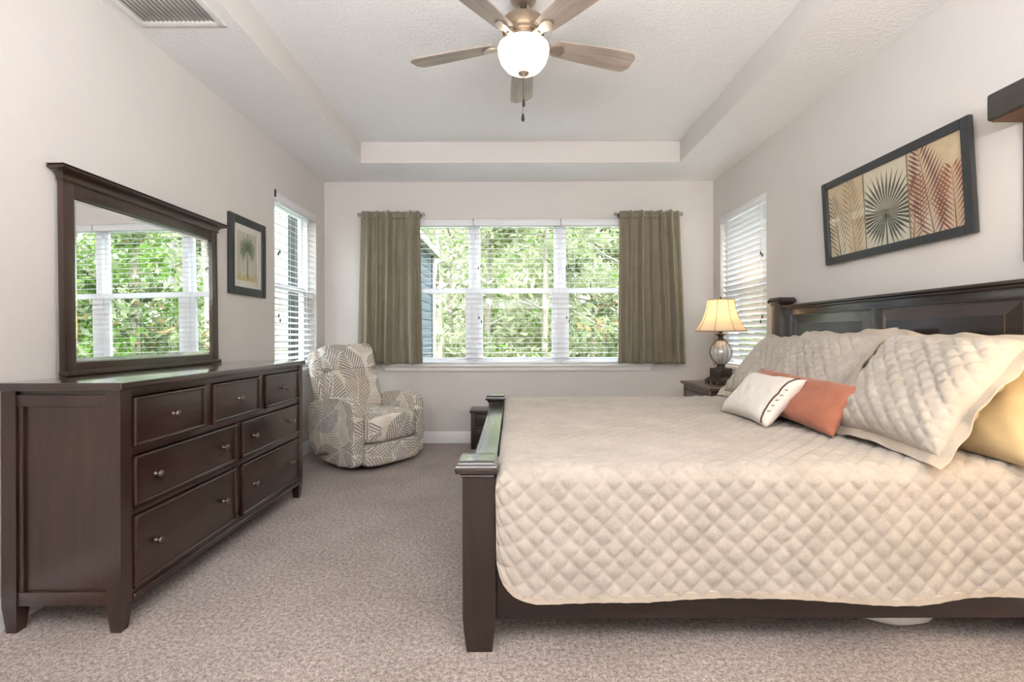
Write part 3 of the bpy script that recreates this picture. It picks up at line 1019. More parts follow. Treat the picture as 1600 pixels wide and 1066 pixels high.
def make_bed():
    t = thing('bed_frame', 'large dark wood panel bed frame with square capped posts, head against the right wall', 'bed', (1.0, 2.73, 0))
    zt = 0.683
    for (y0, y1) in ((BY0, BY0 + PW), (BY1 - PW, BY1)):
        b = bm_new()
        moulding(b, FX0, FX1, y0, y1, [(-0.013, 0.0), (-0.003, 0.085), (0.0, 0.13), (0.0, zt - 0.045)])
        p = obj('foot_post', b, M['bed_z'], t, smooth=0)
        b = bm_new(); post_cap(b, FX0, FX1 - 0.016, y0, y1, zt); obj('post_cap', b, M['bed_top'], p)
    # footboard between the posts
    b = bm_new()
    ya, yb = BY0 + PW, BY1 - PW
    box(b, -0.150, -0.085, ya, yb, 0.22, 0.600, 0.003)
    box(b, -0.156, -0.080, ya, yb, 0.22, 0.30, 0.004); box(b, -0.156, -0.080, ya, yb, 0.53, 0.600, 0.004)
    for yy in (ya, (ya + yb) / 2 - 0.03, yb - 0.06): box(b, -0.156, -0.080, yy, yy + 0.06, 0.22, 0.6, 0.003)
    obj('footboard', b, M['bed_y'], t)
    b = bm_new()
    box(b, -0.167, -0.066, ya, yb, 0.598, 0.612, 0.006, 3); box(b, -0.150, -0.066, ya, yb, 0.610, 0.624, 0.004, 3)
    obj('footboard_rail', b, M['bed_top'], t)
    for (y0, y1) in ((BY0 + 0.028, BY0 + 0.056), (BY1 - 0.056, BY1 - 0.028)):
        b = bm_new(); box(b, FX1 - 0.002, HX0 + 0.002, y0, y1, 0.108, 0.36, 0.004); obj('side_rail', b, M['bed_x'], t)
    # headboard
    zh = 1.405
    for (y0, y1) in ((BY0 - 0.014, BY0 - 0.014 + PW), (BY1 - PW - 0.013, BY1 - 0.013)):
        b = bm_new(); box(b, HX0, HX1, y0, y1, 0.0, zh - 0.045, 0.004)
        p = obj('head_post', b, M['bed_z'], t)
        b = bm_new(); post_cap(b, HX0, HX1 - 0.016, y0, y1, zh, 0.020); obj('post_cap', b, M['bed_y'], p)
    ya, yb = BY0 - 0.014 + PW, BY1 - 0.013 - PW
    hb = 2.022
    b = bm_new(); box(b, hb + 0.012, hb + 0.05, ya, yb, 0.25, 1.315)
    for (p, q) in ((ya, ya + 0.11), ((ya + yb) / 2 - 0.028, (ya + yb) / 2 + 0.028), (yb - 0.105, yb)):
        box(b, hb, hb + 0.03, p, q, 0.35, 1.272, 0.003)
    box(b, hb, hb + 0.03, ya, yb, 1.270, 1.316, 0.003); box(b, hb, hb + 0.03, ya, yb, 0.35, 0.52, 0.003)
    h = obj('headboard', b, M['bed_y'], t)
    b = bm_new()
    box(b, hb - 0.030, hb + 0.055, ya, yb, 1.328, 1.345, 0.007, 3); box(b, hb - 0.016, hb + 0.053, ya, yb, 1.314, 1.330, 0.006, 3)
    obj('crown_rail', b, M['bed_y'], h)
    for (p, q) in ((ya + 0.113, (ya + yb) / 2 - 0.031), ((ya + yb) / 2 + 0.031, yb - 0.108)):
        b = bm_new()
        e_, za, zb = 0.062, 0.522, 1.268
        O = [b.verts.new((hb + 0.014, y, z)) for y, z in ((p, za), (q, za), (q, zb), (p, zb))]
        I = [b.verts.new((hb - 0.004, y, z)) for y, z in ((p + e_, za + e_), (q - e_, za + e_), (q - e_, zb - e_), (p + e_, zb - e_))]
        I2 = [b.verts.new((hb - 0.009, v.co.y, v.co.z)) for v in I]
        for k in range(4):
            j = (k + 1) % 4
            b.faces.new((O[k], O[j], I[j], I[k])); b.faces.new((I[k], I[j], I2[j], I2[k]))
        b.faces.new(I2)
        obj('raised_panel', b, M['bed_y'], h, smooth=0)


make_bed()


# ------------------------------------------------------------------ quilted bedspread
def vnoise(x, y, seed=0.0):
    return (math.sin(x * 3.1 + y * 1.7 + seed) + math.sin(x * 5.3 - y * 4.1 + seed * 2.1) * 0.6 + math.sin(x * 9.7 + y * 8.3 + seed * 3.7) * 0.3) / 1.9


def puff(a, b_, Wd):
    u = ((a + b_) / Wd) % 1.0; v = ((a - b_) / Wd) % 1.0
    return (math.sin(PI * u) * math.sin(PI * v)) ** 0.5 if (0 < u < 1 and 0 < v < 1) else 0.0


def make_spread():
    t = thing('bedspread', 'beige diamond quilted bedspread hanging over the side of the bed', 'bedspread', (1.0, 2.73, 0.3))
    ZTOP = 0.662; XE = -0.058; YN, YFAR = 1.706, 3.70
    r = 0.060; Wd = 0.078; s = Wd / 12
    qlen = r * PI / 2
    L = 2.06 - XE; W = YFAR - YN
    Hn = ZTOP - 0.200                       # drop of the near side below the top

    def prof(e_):
        """excess arc length past the start of the edge rounding -> (outwards, down)"""
        if e_ <= 0: return 0.0, 0.0
        if e_ < qlen:
            a = e_ / r; return r * math.sin(a), r * (1 - math.cos(a))
        return r, r + (e_ - qlen)
    nf = int(round((qlen + 0.10) / s)); na = int((L - r) / s)
    drop_arc = qlen + (Hn - r)
    nn = int(round(drop_arc / s)); nw = int((W - 2 * r) / s)
    A0, A1 = -nf, na
    B0, B1 = -nn, nw + nn

    def pos(i, j):
        a = i * s; b_ = j * s
        oa, da = prof(-a)
        # hem line: gently uneven, lifting towards the foot post
        x_in = max(a, 0) + r
        lift = 0.17 * math.exp(-max(0.0, a + 0.09) / 0.055)
        hem = 1.0 + 0.018 * math.sin(a * 5.2 + 0.6) + 0.012 * math.sin(a * 9.1 + 2.0) - lift / Hn
        if b_ < 0:
            ob, db = prof(-b_ * hem); sy = -1
        elif b_ > nw * s:
            ob, db = prof((b_ - nw * s)); sy = 1
        else:
            ob, db = 0.0, 0.0; sy = 0
        x = XE + r + max(a, 0) - oa
        y = YN + r + min(max(b_, 0), nw * s) + sy * ob
        z = ZTOP - math.sqrt(da * da + db * db) if (da > 0 and db > 0) else ZTOP - da - db
        k = 0.0085 * puff(i * s, j * s, Wd) + 0.0035 * vnoise(a * 2.2, b_ * 2.4, 1.3) + 0.0025 * vnoise(a * 6.0, b_ * 5.0, 4.0)
        # push along the outward normal
        na_ = min(1.0, oa / r) if r else 0; nb_ = min(1.0, ob / r)
        side = max(na_ * 0.999, nb_ * 0.999)
        nz = math.sqrt(max(0.0, 1 - min(1.0, na_ * na_ + nb_ * nb_)))
        wave = 0.0
        if sy == -1:
            depth = min(1.0, db / Hn)
            wave = depth * (0.010 * math.sin(a * 6.3 + 0.8) + 0.006 * math.sin(a * 13.0 + 2.2)) + 0.006 * depth
        return (x - na_ * k * 0.4, y + sy * nb_ * (k + wave) , z + nz * k)
    b = bm_new()
    grid(b, A1 - A0, B1 - B0, lambda i, j: pos(i + A0, j + B0))
    obj('quilted_cover', b, M['quilt'], t, smooth=180)
    # bound hem along the near side
    b = bm_new()
    pts = []
    for i in range(A0, A1 + 1, 3):
        p = Vector(pos(i, B0)); pts.append(p)
    for k in range(len(pts)):
        pass
    lo = [p + Vector((0, -0.002, -0.004)) for p in pts]; hi = [p + Vector((0, -0.002, 0.020)) for p in pts]
    lo2 = [p + Vector((0, 0.006, -0.004)) for p in pts]; hi2 = [p + Vector((0, 0.006, 0.020)) for p in pts]
    vl = [[b.verts.new(q[k]) for q in (hi, lo, lo2, hi2)] for k in range(len(pts))]
    for k in range(len(pts) - 1):
        for m_ in range(4):
            n_ = (m_ + 1) % 4
            b.faces.new((vl[k][m_], vl[k + 1][m_], vl[k + 1][n_], vl[k][n_]))
    b.faces.new(vl[0]); b.faces.new(list(reversed(vl[-1])))
    obj('hem', b, M['quilt_hem'], t, smooth=50)


make_spread()


# ------------------------------------------------------------------ pillows
def pillow_mesh(b, w, h, th, N=28, M_=None, quilt=0.0, seed=0.0, ears=0.05, exp=0.55, period=8.0):
    """closed cushion in the local x (width) / y (height) plane, bulging in z; origin at its centre"""
    NU = N; NV = max(8, int(N * h / w)) if M_ is None else M_
    def P2(i, j, sgn):
        u = -1 + 2 * i / NU; v = -1 + 2 * j / NV
        # edges bow inwards between the corners
        x = w / 2 * u * (1 - ears * (1 - v * v) * abs(u)); y = h / 2 * v * (1 - ears * (1 - u * u) * abs(v))
        e_ = max(0.0, (1 - u ** 4)) ** exp * max(0.0, (1 - v ** 4)) ** exp
        z = th / 2 * e_
        z *= 1 + 0.10 * vnoise(u * 1.6, v * 1.7, seed + sgn)
        if quilt and e_ > 0.02: z += quilt * (puff(i * 1.0, j * 1.0, period) - 0.5) * min(1, e_ * 3.5)
        z += 0.004 * vnoise(u * 5, v * 5, seed * 1.7) * e_
        return (x, y, sgn * z)
    top = [[None] * (NV + 1) for _ in range(NU + 1)]; bot = [[None] * (NV + 1) for _ in range(NU + 1)]
    for i in range(NU + 1):
        for j in range(NV + 1):
            ed = i in (0, NU) or j in (0, NV)
            top[i][j] = b.verts.new(P2(i, j, 1))
            bot[i][j] = top[i][j] if ed else b.verts.new(P2(i, j, -1))
    for i in range(NU):
        for j in range(NV):
            b.faces.new((top[i][j], top[i + 1][j], top[i + 1][j + 1], top[i][j + 1]))
            q = [bot[i][j + 1], bot[i + 1][j + 1], bot[i + 1][j], bot[i][j]]
            try: b.faces.new(q)
            except ValueError: pass


def place(b, origin, wdir, up):
    """local x -> wdir, y -> up, z -> normal, then to origin (the cushion's centre)"""
    wdir = Vector(wdir).normalized(); up = Vector(up)
    up = (up - wdir * up.dot(wdir)).normalized()
    n = wdir.cross(up)
    m = Matrix((wdir, up, n)).transposed()
    for v in b.verts: v.co = m @ v.co + Vector(origin)


def flange(b, w, h, fw, seed, th=0.006):
    """flat ruffled border around a sham"""
    N = 36
    loop = []
    for k in range(4 * N):
        side, f = k // N, (k % N) / N
        u = {0: -1 + 2 * f, 1: 1, 2: 1 - 2 * f, 3: -1}[side]; v = {0: -1, 1: -1 + 2 * f, 2: 1, 3: 1 - 2 * f}[side]
        bowx = 1 - 0.085 * (1 - v * v) * abs(u) ; bowy = 1 - 0.085 * (1 - u * u) * abs(v)
        loop.append((u, v, bowx, bowy))
    rings = []
    for r_, zz in ((-0.012, th / 2), (fw * 0.5, th / 2), (fw, th / 2), (fw, -th / 2), (fw * 0.5, -th / 2), (-0.012, -th / 2)):
        ring = []
        for k, (u, v, bx_, by_) in enumerate(loop):
            x = (w / 2 + r_) * u * bx_; y = (h / 2 + r_) * v * by_
            wv = 0.010 * max(0, r_) / fw * (math.sin(k * 0.35 + seed) + 0.6 * math.sin(k * 0.83 + seed * 2))
            ring.append(b.verts.new((x, y, zz + wv)))
        rings.append(ring)
    n = len(loop)
    for q in range(6):
        A, B_ = rings[q], rings[(q + 1) % 6]
        for k in range(n):
            j = (k + 1) % n
            b.faces.new((A[k], A[j], B_[j], B_[k]))


def make_sham(label, origin, wdir, up, w=0.56, h=0.52, th=0.17, seed=0.0, fl=0.045):
    t = thing('pillow_sham', label, 'pillow', origin)
    b = bm_new(); pillow_mesh(b, w, h, th, 96, 90, 0.010, seed, 0.07, 0.5, 12.0); place(b, origin, wdir, up); obj('cover', b, M['sham'], t, smooth=180)
    b = bm_new(); flange(b, w, h, fl, seed); place(b, origin, wdir, up); obj('flange', b, M['quilt_hem'], t, smooth=60)
    return t


# wdir points towards the camera so the cushion normal faces the foot of the bed
make_sham('beige quilted square sham farthest from view, nearest the table lamp', (1.76, 3.375, 0.90), (0.02, -1, 0.0), (0.36, 0.02, 0.42), seed=2.2)
make_sham('beige quilted square sham in the middle of the row against the headboard', (1.70, 2.75, 0.915), (0.05, -1, 0.01), (0.36, 0.03, 0.46), w=0.61, h=0.53, seed=5.1)
make_sham('large beige quilted square sham nearest the camera, in front of the gold pillow', (1.655, 2.005, 0.905), (0.02, -1, -0.02), (0.36, 0.06, 0.44), w=0.60, h=0.53, th=0.19, seed=8.4)

t = thing('pillow', 'gold cotton pillow tucked behind the nearest quilted sham at the right edge', 'pillow', (1.84, 1.97, 0.86))
b = bm_new(); pillow_mesh(b, 0.66, 0.42, 0.17, 40, 26, 0, 3.3, 0.04); place(b, (1.865, 1.965, 0.845), (0.03, -1, 0), (0.26, 0.0, 0.40)); obj('pillowcase', b, M['gold'], t, smooth=180)

t = thing('lumbar_pillow', 'long orange woven lumbar pillow lying behind the cream pillow', 'pillow', (1.46, 2.58, 0.78))
b = bm_new(); pillow_mesh(b, 0.90, 0.27, 0.13, 48, 18, 0, 6.6, 0.10); place(b, (1.465, 2.56, 0.800), (0.02, -1, -0.03), (0.16, 0, 0.21)); obj('pillowcase', b, M['orange'], t, smooth=180)

t = thing('throw_pillow', 'cream throw pillow with brown braid, lying in front of the orange pillow', 'pillow', (1.34, 2.63, 0.78))
OR, WD_, UP_ = (1.345, 2.65, 0.788), (0.0, -1, 0.0), (0.19, 0.02, 0.215)
b = bm_new(); pillow_mesh(b, 0.52, 0.31, 0.13, 36, 22, 0, 1.1, 0.10, 0.6); place(b, OR, WD_, UP_); obj('pillowcase', b, M['cream'], t, smooth=180)
# brown braid across the near end, following the bulge
b = bm_new()
pts = []
for k in range(25):
    v = -0.97 + 1.94 * k / 24; u = 0.87
    x = 0.26 * u * (1 - 0.10 * (1 - v * v) * u); y = 0.155 * v * (1 - 0.10 * (1 - u * u) * abs(v))
    e_ = (1 - u ** 4) ** 0.6 * (1 - v ** 4) ** 0.6
    pts.append((x, y, 0.065 * e_ * (1 + 0.10 * vnoise(u * 1.6, v * 1.7, 1.1 + 1)) + 0.004 * vnoise(u * 5, v * 5, 1.87) * e_ + 0.002))
tube(b, pts, 0.0042, 8)
place(b, OR, WD_, UP_); obj('braid', b, M['brown_trim'], t, smooth=60)
for k in range(5):
    v = -0.5 + 0.22 * k; u = 0.945
    e_ = (1 - u ** 4) ** 0.6 * (1 - v ** 4) ** 0.6
    z = 0.065 * e_ * (1 + 0.10 * vnoise(u * 1.6, v * 1.7, 2.1)) + 0.002
    x, y = 0.26 * u * (1 - 0.10 * (1 - v * v) * u), 0.155 * v
    b = bm_new(); tube(b, [(x - 0.008, y - 0.004, z + 0.003), (x + 0.006, y + 0.004, z - 0.002)], 0.0022, 6)
    place(b, OR, WD_, UP_); obj('stitch', b, M['brown_trim'], t)

# white bundle under the bed
b = bm_new()
for i in range(1):
    lathe(b, [(0.0, 0.0), (0.6, 0.0), (0.92, 0.02), (1.0, 0.05), (0.9, 0.085), (0.55, 0.105), (0.0, 0.11)], (0, 0, 0), 40, False)
for v in b.verts:
    v.co.x *= 0.19; v.co.y *= 0.14
    v.co.z *= 1 + 0.1 * math.sin(v.co.x * 40)
    v.co += Vector((1.50, 1.98, 0.0))
tag(obj('folded_towel', b, M['white_cloth'], None, smooth=70), 'white bundle on the carpet under the bed side rail', 'towel')


# ------------------------------------------------------------------ nightstand, lamp, chest
def make_nightstand():
    X0, X1, Y0, Y1, ZTP = 1.62, 2.085, 4.0, 4.70, 0.688
    t = thing('nightstand', 'dark wood nightstand with drawers under the table lamp', 'nightstand', ((X0 + X1) / 2, (Y0 + Y1) / 2, 0))
    b = bm_new(); box(b, X0, X1, Y0, Y1, ZTP - 0.028, ZTP, 0.006, 3); obj('nightstand_top', b, M['night_y'], t)
    bx0, bx1, by0, by1 = X0 + 0.02, X1 - 0.01, Y0 + 0.025, Y1 - 0.025
    b = bm_new()
    box(b, bx0 + 0.012, bx1, by0 + 0.006, by1 - 0.006, 0.09, ZTP - 0.028, 0.002)
    for (p, q) in ((by0, by0 + 0.045), (by1 - 0.045, by1)): box(b, bx0, bx0 + 0.05, p, q, 0.09, ZTP - 0.028, 0.003)
    box(b, bx0 + 0.003, bx0 + 0.03, by0 + 0.045, by1 - 0.045, ZTP - 0.07, ZTP - 0.028, 0.002)
    box(b, bx0 + 0.003, bx0 + 0.03, by0 + 0.045, by1 - 0.045, 0.09, 0.12, 0.002)
    obj('body', b, M['night_y'], t)
    for (z0, z1) in ((0.455, 0.612), (0.292, 0.447), (0.128, 0.284)):
        b = bm_new(); box(b, bx0 + 0.002, bx0 + 0.02, by0 + 0.05, by1 - 0.05, z0, z1, 0.004)
        for (p, q, r, s) in ((by0 + .05, by1 - .05, z0, z0 + .014), (by0 + .05, by1 - .05, z1 - .014, z1), (by0 + .05, by0 + .064, z0, z1), (by1 - .064, by1 - .05, z0, z1)):
            box(b, bx0 - 0.003, bx0 + 0.01, p, q, r, s, 0.003)
        d = obj('drawer', b, M['night_y'], t)
        b = bm_new(); ym, zm = (by0 + by1) / 2, (z0 + z1) / 2 + 0.01
        tube(b, [(bx0, ym - 0.05, zm), (bx0 - 0.022, ym - 0.05, zm), (bx0 - 0.026, ym, zm - 0.012), (bx0 - 0.022, ym + 0.05, zm), (bx0, ym + 0.05, zm)], 0.005, 8)
        obj('handle', b, M['bronze'], d, smooth=60)
    for x in (bx0, bx1 - 0.05):
        for y in (by0, by1 - 0.05):
            b = bm_new(); tapered(b, x, x + 0.05, y, y + 0.05, 0, 0.092, 0.008, 0.003); obj('leg', b, M['night_y'], t)


make_nightstand()


def make_lamp():
    c = Vector((1.862, 4.35, 0.688))
    t = thing('table_lamp', 'lit table lamp with cream bell shade and ribbed glass body on the nightstand', 'lamp', c)
    rot = Matrix.Rotation(math.radians(24), 3, 'Z')

    def rb(b):
        for v in b.verts: v.co = rot @ v.co + c
        return b
    b = bm_new()
    for sx in (-1, 1):
        for sy in (-1, 1):
            box(b, sx * 0.095, sx * 0.065, sy * 0.095, sy * 0.065, 0.0, 0.024, 0.004)
    for s in (-1, 1):
        box(b, -0.015, 0.015, s * 0.095, s * 0.08, 0, 0.024, 0.003); box(b, s * 0.095, s * 0.08, -0.015, 0.015, 0, 0.024, 0.003)
    box(b, -0.098, 0.098, -0.098, 0.098, 0.022, 0.036, 0.004); 
    vs_ = [(-.098, .036), (.098, .036), (.078, .058), (-.078, .058)]
    ring0 = [b.verts.new((x, y, 0.036)) for x, y in ((-.096, -.096), (.096, -.096), (.096, .096), (-.096, .096))]
    ring1 = [b.verts.new((x, y, 0.064)) for x, y in ((-.070, -.070), (.070, -.070), (.070, .070), (-.070, .070))]
    for k in range(4): b.faces.new((ring0[k], ring0[(k + 1) % 4], ring1[(k + 1) % 4], ring1[k]))
    b.faces.new(ring1)
    box(b, -0.066, 0.066, -0.066, 0.066, 0.06, 0.142, 0.004)
    obj('base', rb(b), M['bronze'], t)
    b = bm_new(); lathe(b, [(0.045, 0.142), (0.040, 0.150), (0.034, 0.158), (0.036, 0.170), (0.040, 0.176)], c, 28); obj('lower_collar', b, M['bronze'], t, smooth=60)
    # ovoid glass body
    def R(f): return 0.034 + 0.062 * math.sin(PI * min(1, f * 1.0)) ** 0.85 * (1 - 0.10 * (f - 0.5))
    zb, ht = 0.174, 0.218
    b = bm_new(); lathe(b, [(R(k / 20) - 0.004, zb + ht * k / 20) for k in range(21)], c, 32, False); obj('glass_body', b, M['lamp_glass'], t, smooth=180)
    b = bm_new()
    for k in range(14):
        a = 2 * PI * k / 14
        tube(b, [(c.x + R(f / 12) * math.cos(a), c.y + R(f / 12) * math.sin(a), c.z + zb + ht * f / 12) for f in range(13)], 0.0017, 6)
    obj('cage', b, M['bronze'], t, smooth=60)
    b = bm_new(); lathe(b, [(0.008, 0.17), (0.008, 0.40)], c, 12); obj('stem', b, M['nickel'], t)
    b = bm_new(); lathe(b, [(0.036, 0.390), (0.034, 0.400), (0.022, 0.406), (0.020, 0.418), (0.030, 0.432), (0.046, 0.442), (0.046, 0.446), (0.016, 0.450), (0.014, 0.480), (0.0, 0.481)], c, 28); obj('upper_collar', b, M['bronze'], t, smooth=50)
    # bell shade with 8 ribs
    z0, z1 = 0.470, 0.752

    def SR(f): return 0.112 + (0.215 - 0.112) * (1 - f) ** 1.85
    b = bm_new(); lathe(b, [(SR(k / 18), z0 + (z1 - z0) * k / 18) for k in range(19)], c, 48, False); sh = obj('lamp_shade', b, M['shade'], t, smooth=180, solid=0.002)
    b = bm_new()
    for k in range(8):
        a = 2 * PI * (k + 0.18) / 8
        tube(b, [(c.x + (SR(f / 12) + 0.0015) * math.cos(a), c.y + (SR(f / 12) + 0.0015) * math.sin(a), c.z + z0 + (z1 - z0) * f / 12) for f in range(13)], 0.0022, 6)
    for zz, rr in ((z0, SR(0)), (z1, SR(1))):
        tube(b, [(c.x + rr * math.cos(2 * PI * q / 40), c.y + rr * math.sin(2 * PI * q / 40), c.z + zz) for q in range(41)], 0.0035, 6, False)
    obj('shade_trim', b, plain('shade_trim_cloth', srgb(150, 124, 96), 0.8), sh, smooth=60)
    b = bm_new()
    for k in range(3):
        a = 2 * PI * k / 3
        tube(b, [(c.x, c.y, c.z + z1 - 0.004), (c.x + 0.112 * math.cos(a), c.y + 0.112 * math.sin(a), c.z + z1 - 0.004)], 0.002, 6)
    obj('shade_spider', b, M['bronze'], sh)
    b = bm_new(); lathe(b, [(0.005, 0.748), (0.005, 0.760), (0.010, 0.766), (0.010, 0.774), (0.0, 0.780)], c, 16); obj('finial', b, M['bronze'], t, smooth=60)
    b = bm_new(); lathe(b, [(0.012, 0.48), (0.013, 0.53), (0.03, 0.57), (0.032, 0.60), (0.02, 0.625), (0, 0.632)], c, 20); obj('bulb', b, emit_mat('bulb_glow', (1.0, 0.74, 0.42), 12.0), t, smooth=180)
    point_light('table_lamp_light', (c.x, c.y, c.z + 0.66), 4.6, (1.0, 0.76, 0.48), 0.03)


make_lamp()


def make_chest():
    X0, X1, Y0, Y1, ZTP = -0.415, 0.12, 4.80, 5.075, 0.388
    t = thing('low_chest', 'low dark wood chest on the carpet under the back window behind the bed', 'chest', ((X0 + X1) / 2, (Y0 + Y1) / 2, 0))
    b = bm_new(); box(b, X0 - 0.012, X1 + 0.012, Y0 - 0.012, Y1, ZTP - 0.026, ZTP, 0.008, 3); obj('lid', b, M['bed_x'], t)
    b = bm_new(); box(b, X0 + 0.012, X1 - 0.012, Y0 + 0.012, Y1 - 0.012, 0.05, ZTP - 0.026, 0.003)
    for (z0, z1) in ((0.05, 0.075), (0.20, 0.22), (0.34, 0.362)): box(b, X0 + 0.006, X1 - 0.006, Y0 + 0.006, Y1 - 0.008, z0, z1, 0.004)
    obj('body', b, M['bed_x'], t)
    for (z0, z1) in ((0.08, 0.196), (0.224, 0.336)):
        b = bm_new(); box(b, X0 + 0.05, X1 - 0.05, Y0 + 0.002, Y0 + 0.02, z0, z1, 0.004); d = obj('drawer', b, M['bed_x'], t)
        b = bm_new(); lathe(b, [(0.008, 0), (0.005, 0.008), (0.013, 0.018), (0, 0.026)], (0, 0, 0), 12)
        bmesh.ops.rotate(b, verts=b.verts[:], cent=(0, 0, 0), matrix=Matrix.Rotation(PI / 2, 3, 'X'))
        bmesh.ops.translate(b, verts=b.verts[:], vec=((X0 + X1) / 2, Y0 + 0.004, (z0 + z1) / 2)); obj('knob', b, M['knob'], d, smooth=60)
    for x in (X0, X1 - 0.045):
        for y in (Y0, Y1 - 0.055):
            b = bm_new(); box(b, x, x + 0.045, y, y + 0.045, 0, 0.36, 0.004); obj('leg', b, M['bed_z'], t)


make_chest()


# ------------------------------------------------------------------ recliner
def rounded(b, x0, x1, y0, y1, z0, z1, r, seg=6):
    box(b, x0, x1, y0, y1, z0, z1, r, seg)


def cushion(b, x0, x1, y0, y1, z0, z1, n=2.6, N=22):
    """super-ellipsoid upholstery block: rounded and puffed"""
    cx, cy, cz = (x0 + x1) / 2, (y0 + y1) / 2, (z0 + z1) / 2
    ax, ay, az = (x1 - x0) / 2, (y1 - y0) / 2, (z1 - z0) / 2
    cache = {}

    def V(p):
        key = tuple(round(c, 4) for c in p)
        if key not in cache:
            q = Vector([math.tan(c * PI / 4) for c in p]); q.normalize()
            k = (abs(q.x) ** n + abs(q.y) ** n + abs(q.z) ** n) ** (-1 / n)
            cache[key] = b.verts.new((cx + ax * q.x * k, cy + ay * q.y * k, cz + az * q.z * k))
        return cache[key]
    D = 14
    for axis in range(3):
        for sg in (-1, 1):
            for i in range(D):
                for j in range(D):
                    f = []
                    for (di, dj) in ((0, 0), (1, 0), (1, 1), (0, 1)):
                        p = [0, 0, 0]; p[axis] = sg
                        p[(axis + 1) % 3] = -1 + 2 * (i + di) / D; p[(axis + 2) % 3] = -1 + 2 * (j + dj) / D
                        f.append(V(p))
                    b.faces.new(f)
    allv = list(cache.values())
    return allv


def make_recliner():
    A = Vector((-1.27, 3.90, 0.0)); phi = math.radians(54)
    t = thing('recliner', 'grey and cream fern-print recliner chair in the corner by the left window', 'armchair', A)
    t.rotation_euler = (0, 0, phi)
    W = 0.75
    F = M['fern']

    def add(name, b, mat=F, par=t, uv=True, sm=60): return obj(name, b, mat, par, smooth=sm, local=True, uv=uv)
    # arms: side profile extruded across the arm width, well rounded
    def arm_poly():
        pts = [(0.00, 0.08), (-0.005, 0.28), (0.0, 0.50), (0.02, 0.555), (0.07, 0.592), (0.20, 0.605), (0.36, 0.598), (0.52, 0.575), (0.62, 0.55),
               (0.66, 0.48), (0.66, 0.30), (0.63, 0.16), (0.55, 0.09), (0.40, 0.055), (0.20, 0.045), (0.05, 0.05)]
        return pts
    for (x0, x1, s) in ((0.0, 0.105, -1), (W - 0.105, W, 1)):
        b = bm_new(); prism(b, arm_poly(), 'x', x0, x1, 0.036, 5)
        for v in b.verts:                       # gentle outward bulge
            f = max(0, 1 - ((v.co.z - 0.32) / 0.34) ** 2)
            v.co.x += s * 0.012 * f
        add('arm', b, sm=70)
    b = bm_new(); vs_ = cushion(b, 0.088, W - 0.088, -0.075, 0.60, 0.215, 0.478, 5.0)
    for v in b.verts:
        if v.co.z > 0.34: v.co.z += 0.02 * max(0, 1 - ((v.co.x - W / 2) / 0.25) ** 2)
    add('seat_cushion', b)
    b = bm_new(); cushion(b, 0.088, W - 0.088, -0.065, 0.12, 0.040, 0.232, 6.0); add('footrest', b)
    # back: outer shell, lower cushion, head cushion, all leaning back
    def lean(b, ang=math.radians(-15), y0=0.50, z0=0.42):
        bmesh.ops.rotate(b, verts=b.verts[:], cent=(0, y0, z0), matrix=Matrix.Rotation(ang, 3, 'X'))
    b = bm_new(); rounded(b, 0.060, W - 0.060, 0.515, 0.655, 0.24, 1.03, 0.05, 5)
    for v in b.verts:
        if v.co.z > 0.55: v.co.x = W / 2 + (v.co.x - W / 2) * (1 + 0.06 * (1 - (v.co.z - 0.55) / 0.5))
    lean(b); add('back_shell', b)
    b = bm_new(); cushion(b, 0.10, W - 0.10, 0.41, 0.58, 0.40, 0.84, 5.0)
    for v in b.verts:
        v.co.x = W / 2 + (v.co.x - W / 2) * (1.02 - 0.02 * (v.co.z - 0.40) / 0.44)
    lean(b); add('back_cushion', b)
    b = bm_new(); cushion(b, 0.10, W - 0.10, 0.41, 0.60, 0.805, 1.060, 7.0)
    for v in b.verts: v.co.x = W / 2 + (v.co.x - W / 2) * (1.0 - 0.04 * (v.co.z - 0.82) / 0.22)
    lean(b); add('head_cushion', b)
    b = bm_new(); lathe(b, [(0.24, 0.0), (0.25, 0.012), (0.24, 0.025), (0.09, 0.03), (0.09, 0.07)], (W / 2, 0.32, 0), 36); add('swivel_base', b, M['dark'], uv=False)
    b = bm_new(); box(b, 0.12, W - 0.12, 0.08, 0.58, 0.055, 0.26, 0.02); add('seat_box', b, M['dark'], uv=False)
    # wooden release lever on the arm's outer side
    b = bm_new()
    tube(b, [(-0.018, 0.33, 0.150), (-0.034, 0.34, 0.147), (-0.040, 0.37, 0.140), (-0.041, 0.42, 0.128), (-0.040, 0.455, 0.120)], [0.011, 0.013, 0.015, 0.019, 0.012], 12)
    l = add('lever', b, wood('lever_wood', srgb(70, 46, 34), srgb(110, 76, 56), 'y'), uv=False)
    l['label'] = 'brown wooden release lever'


make_recliner()


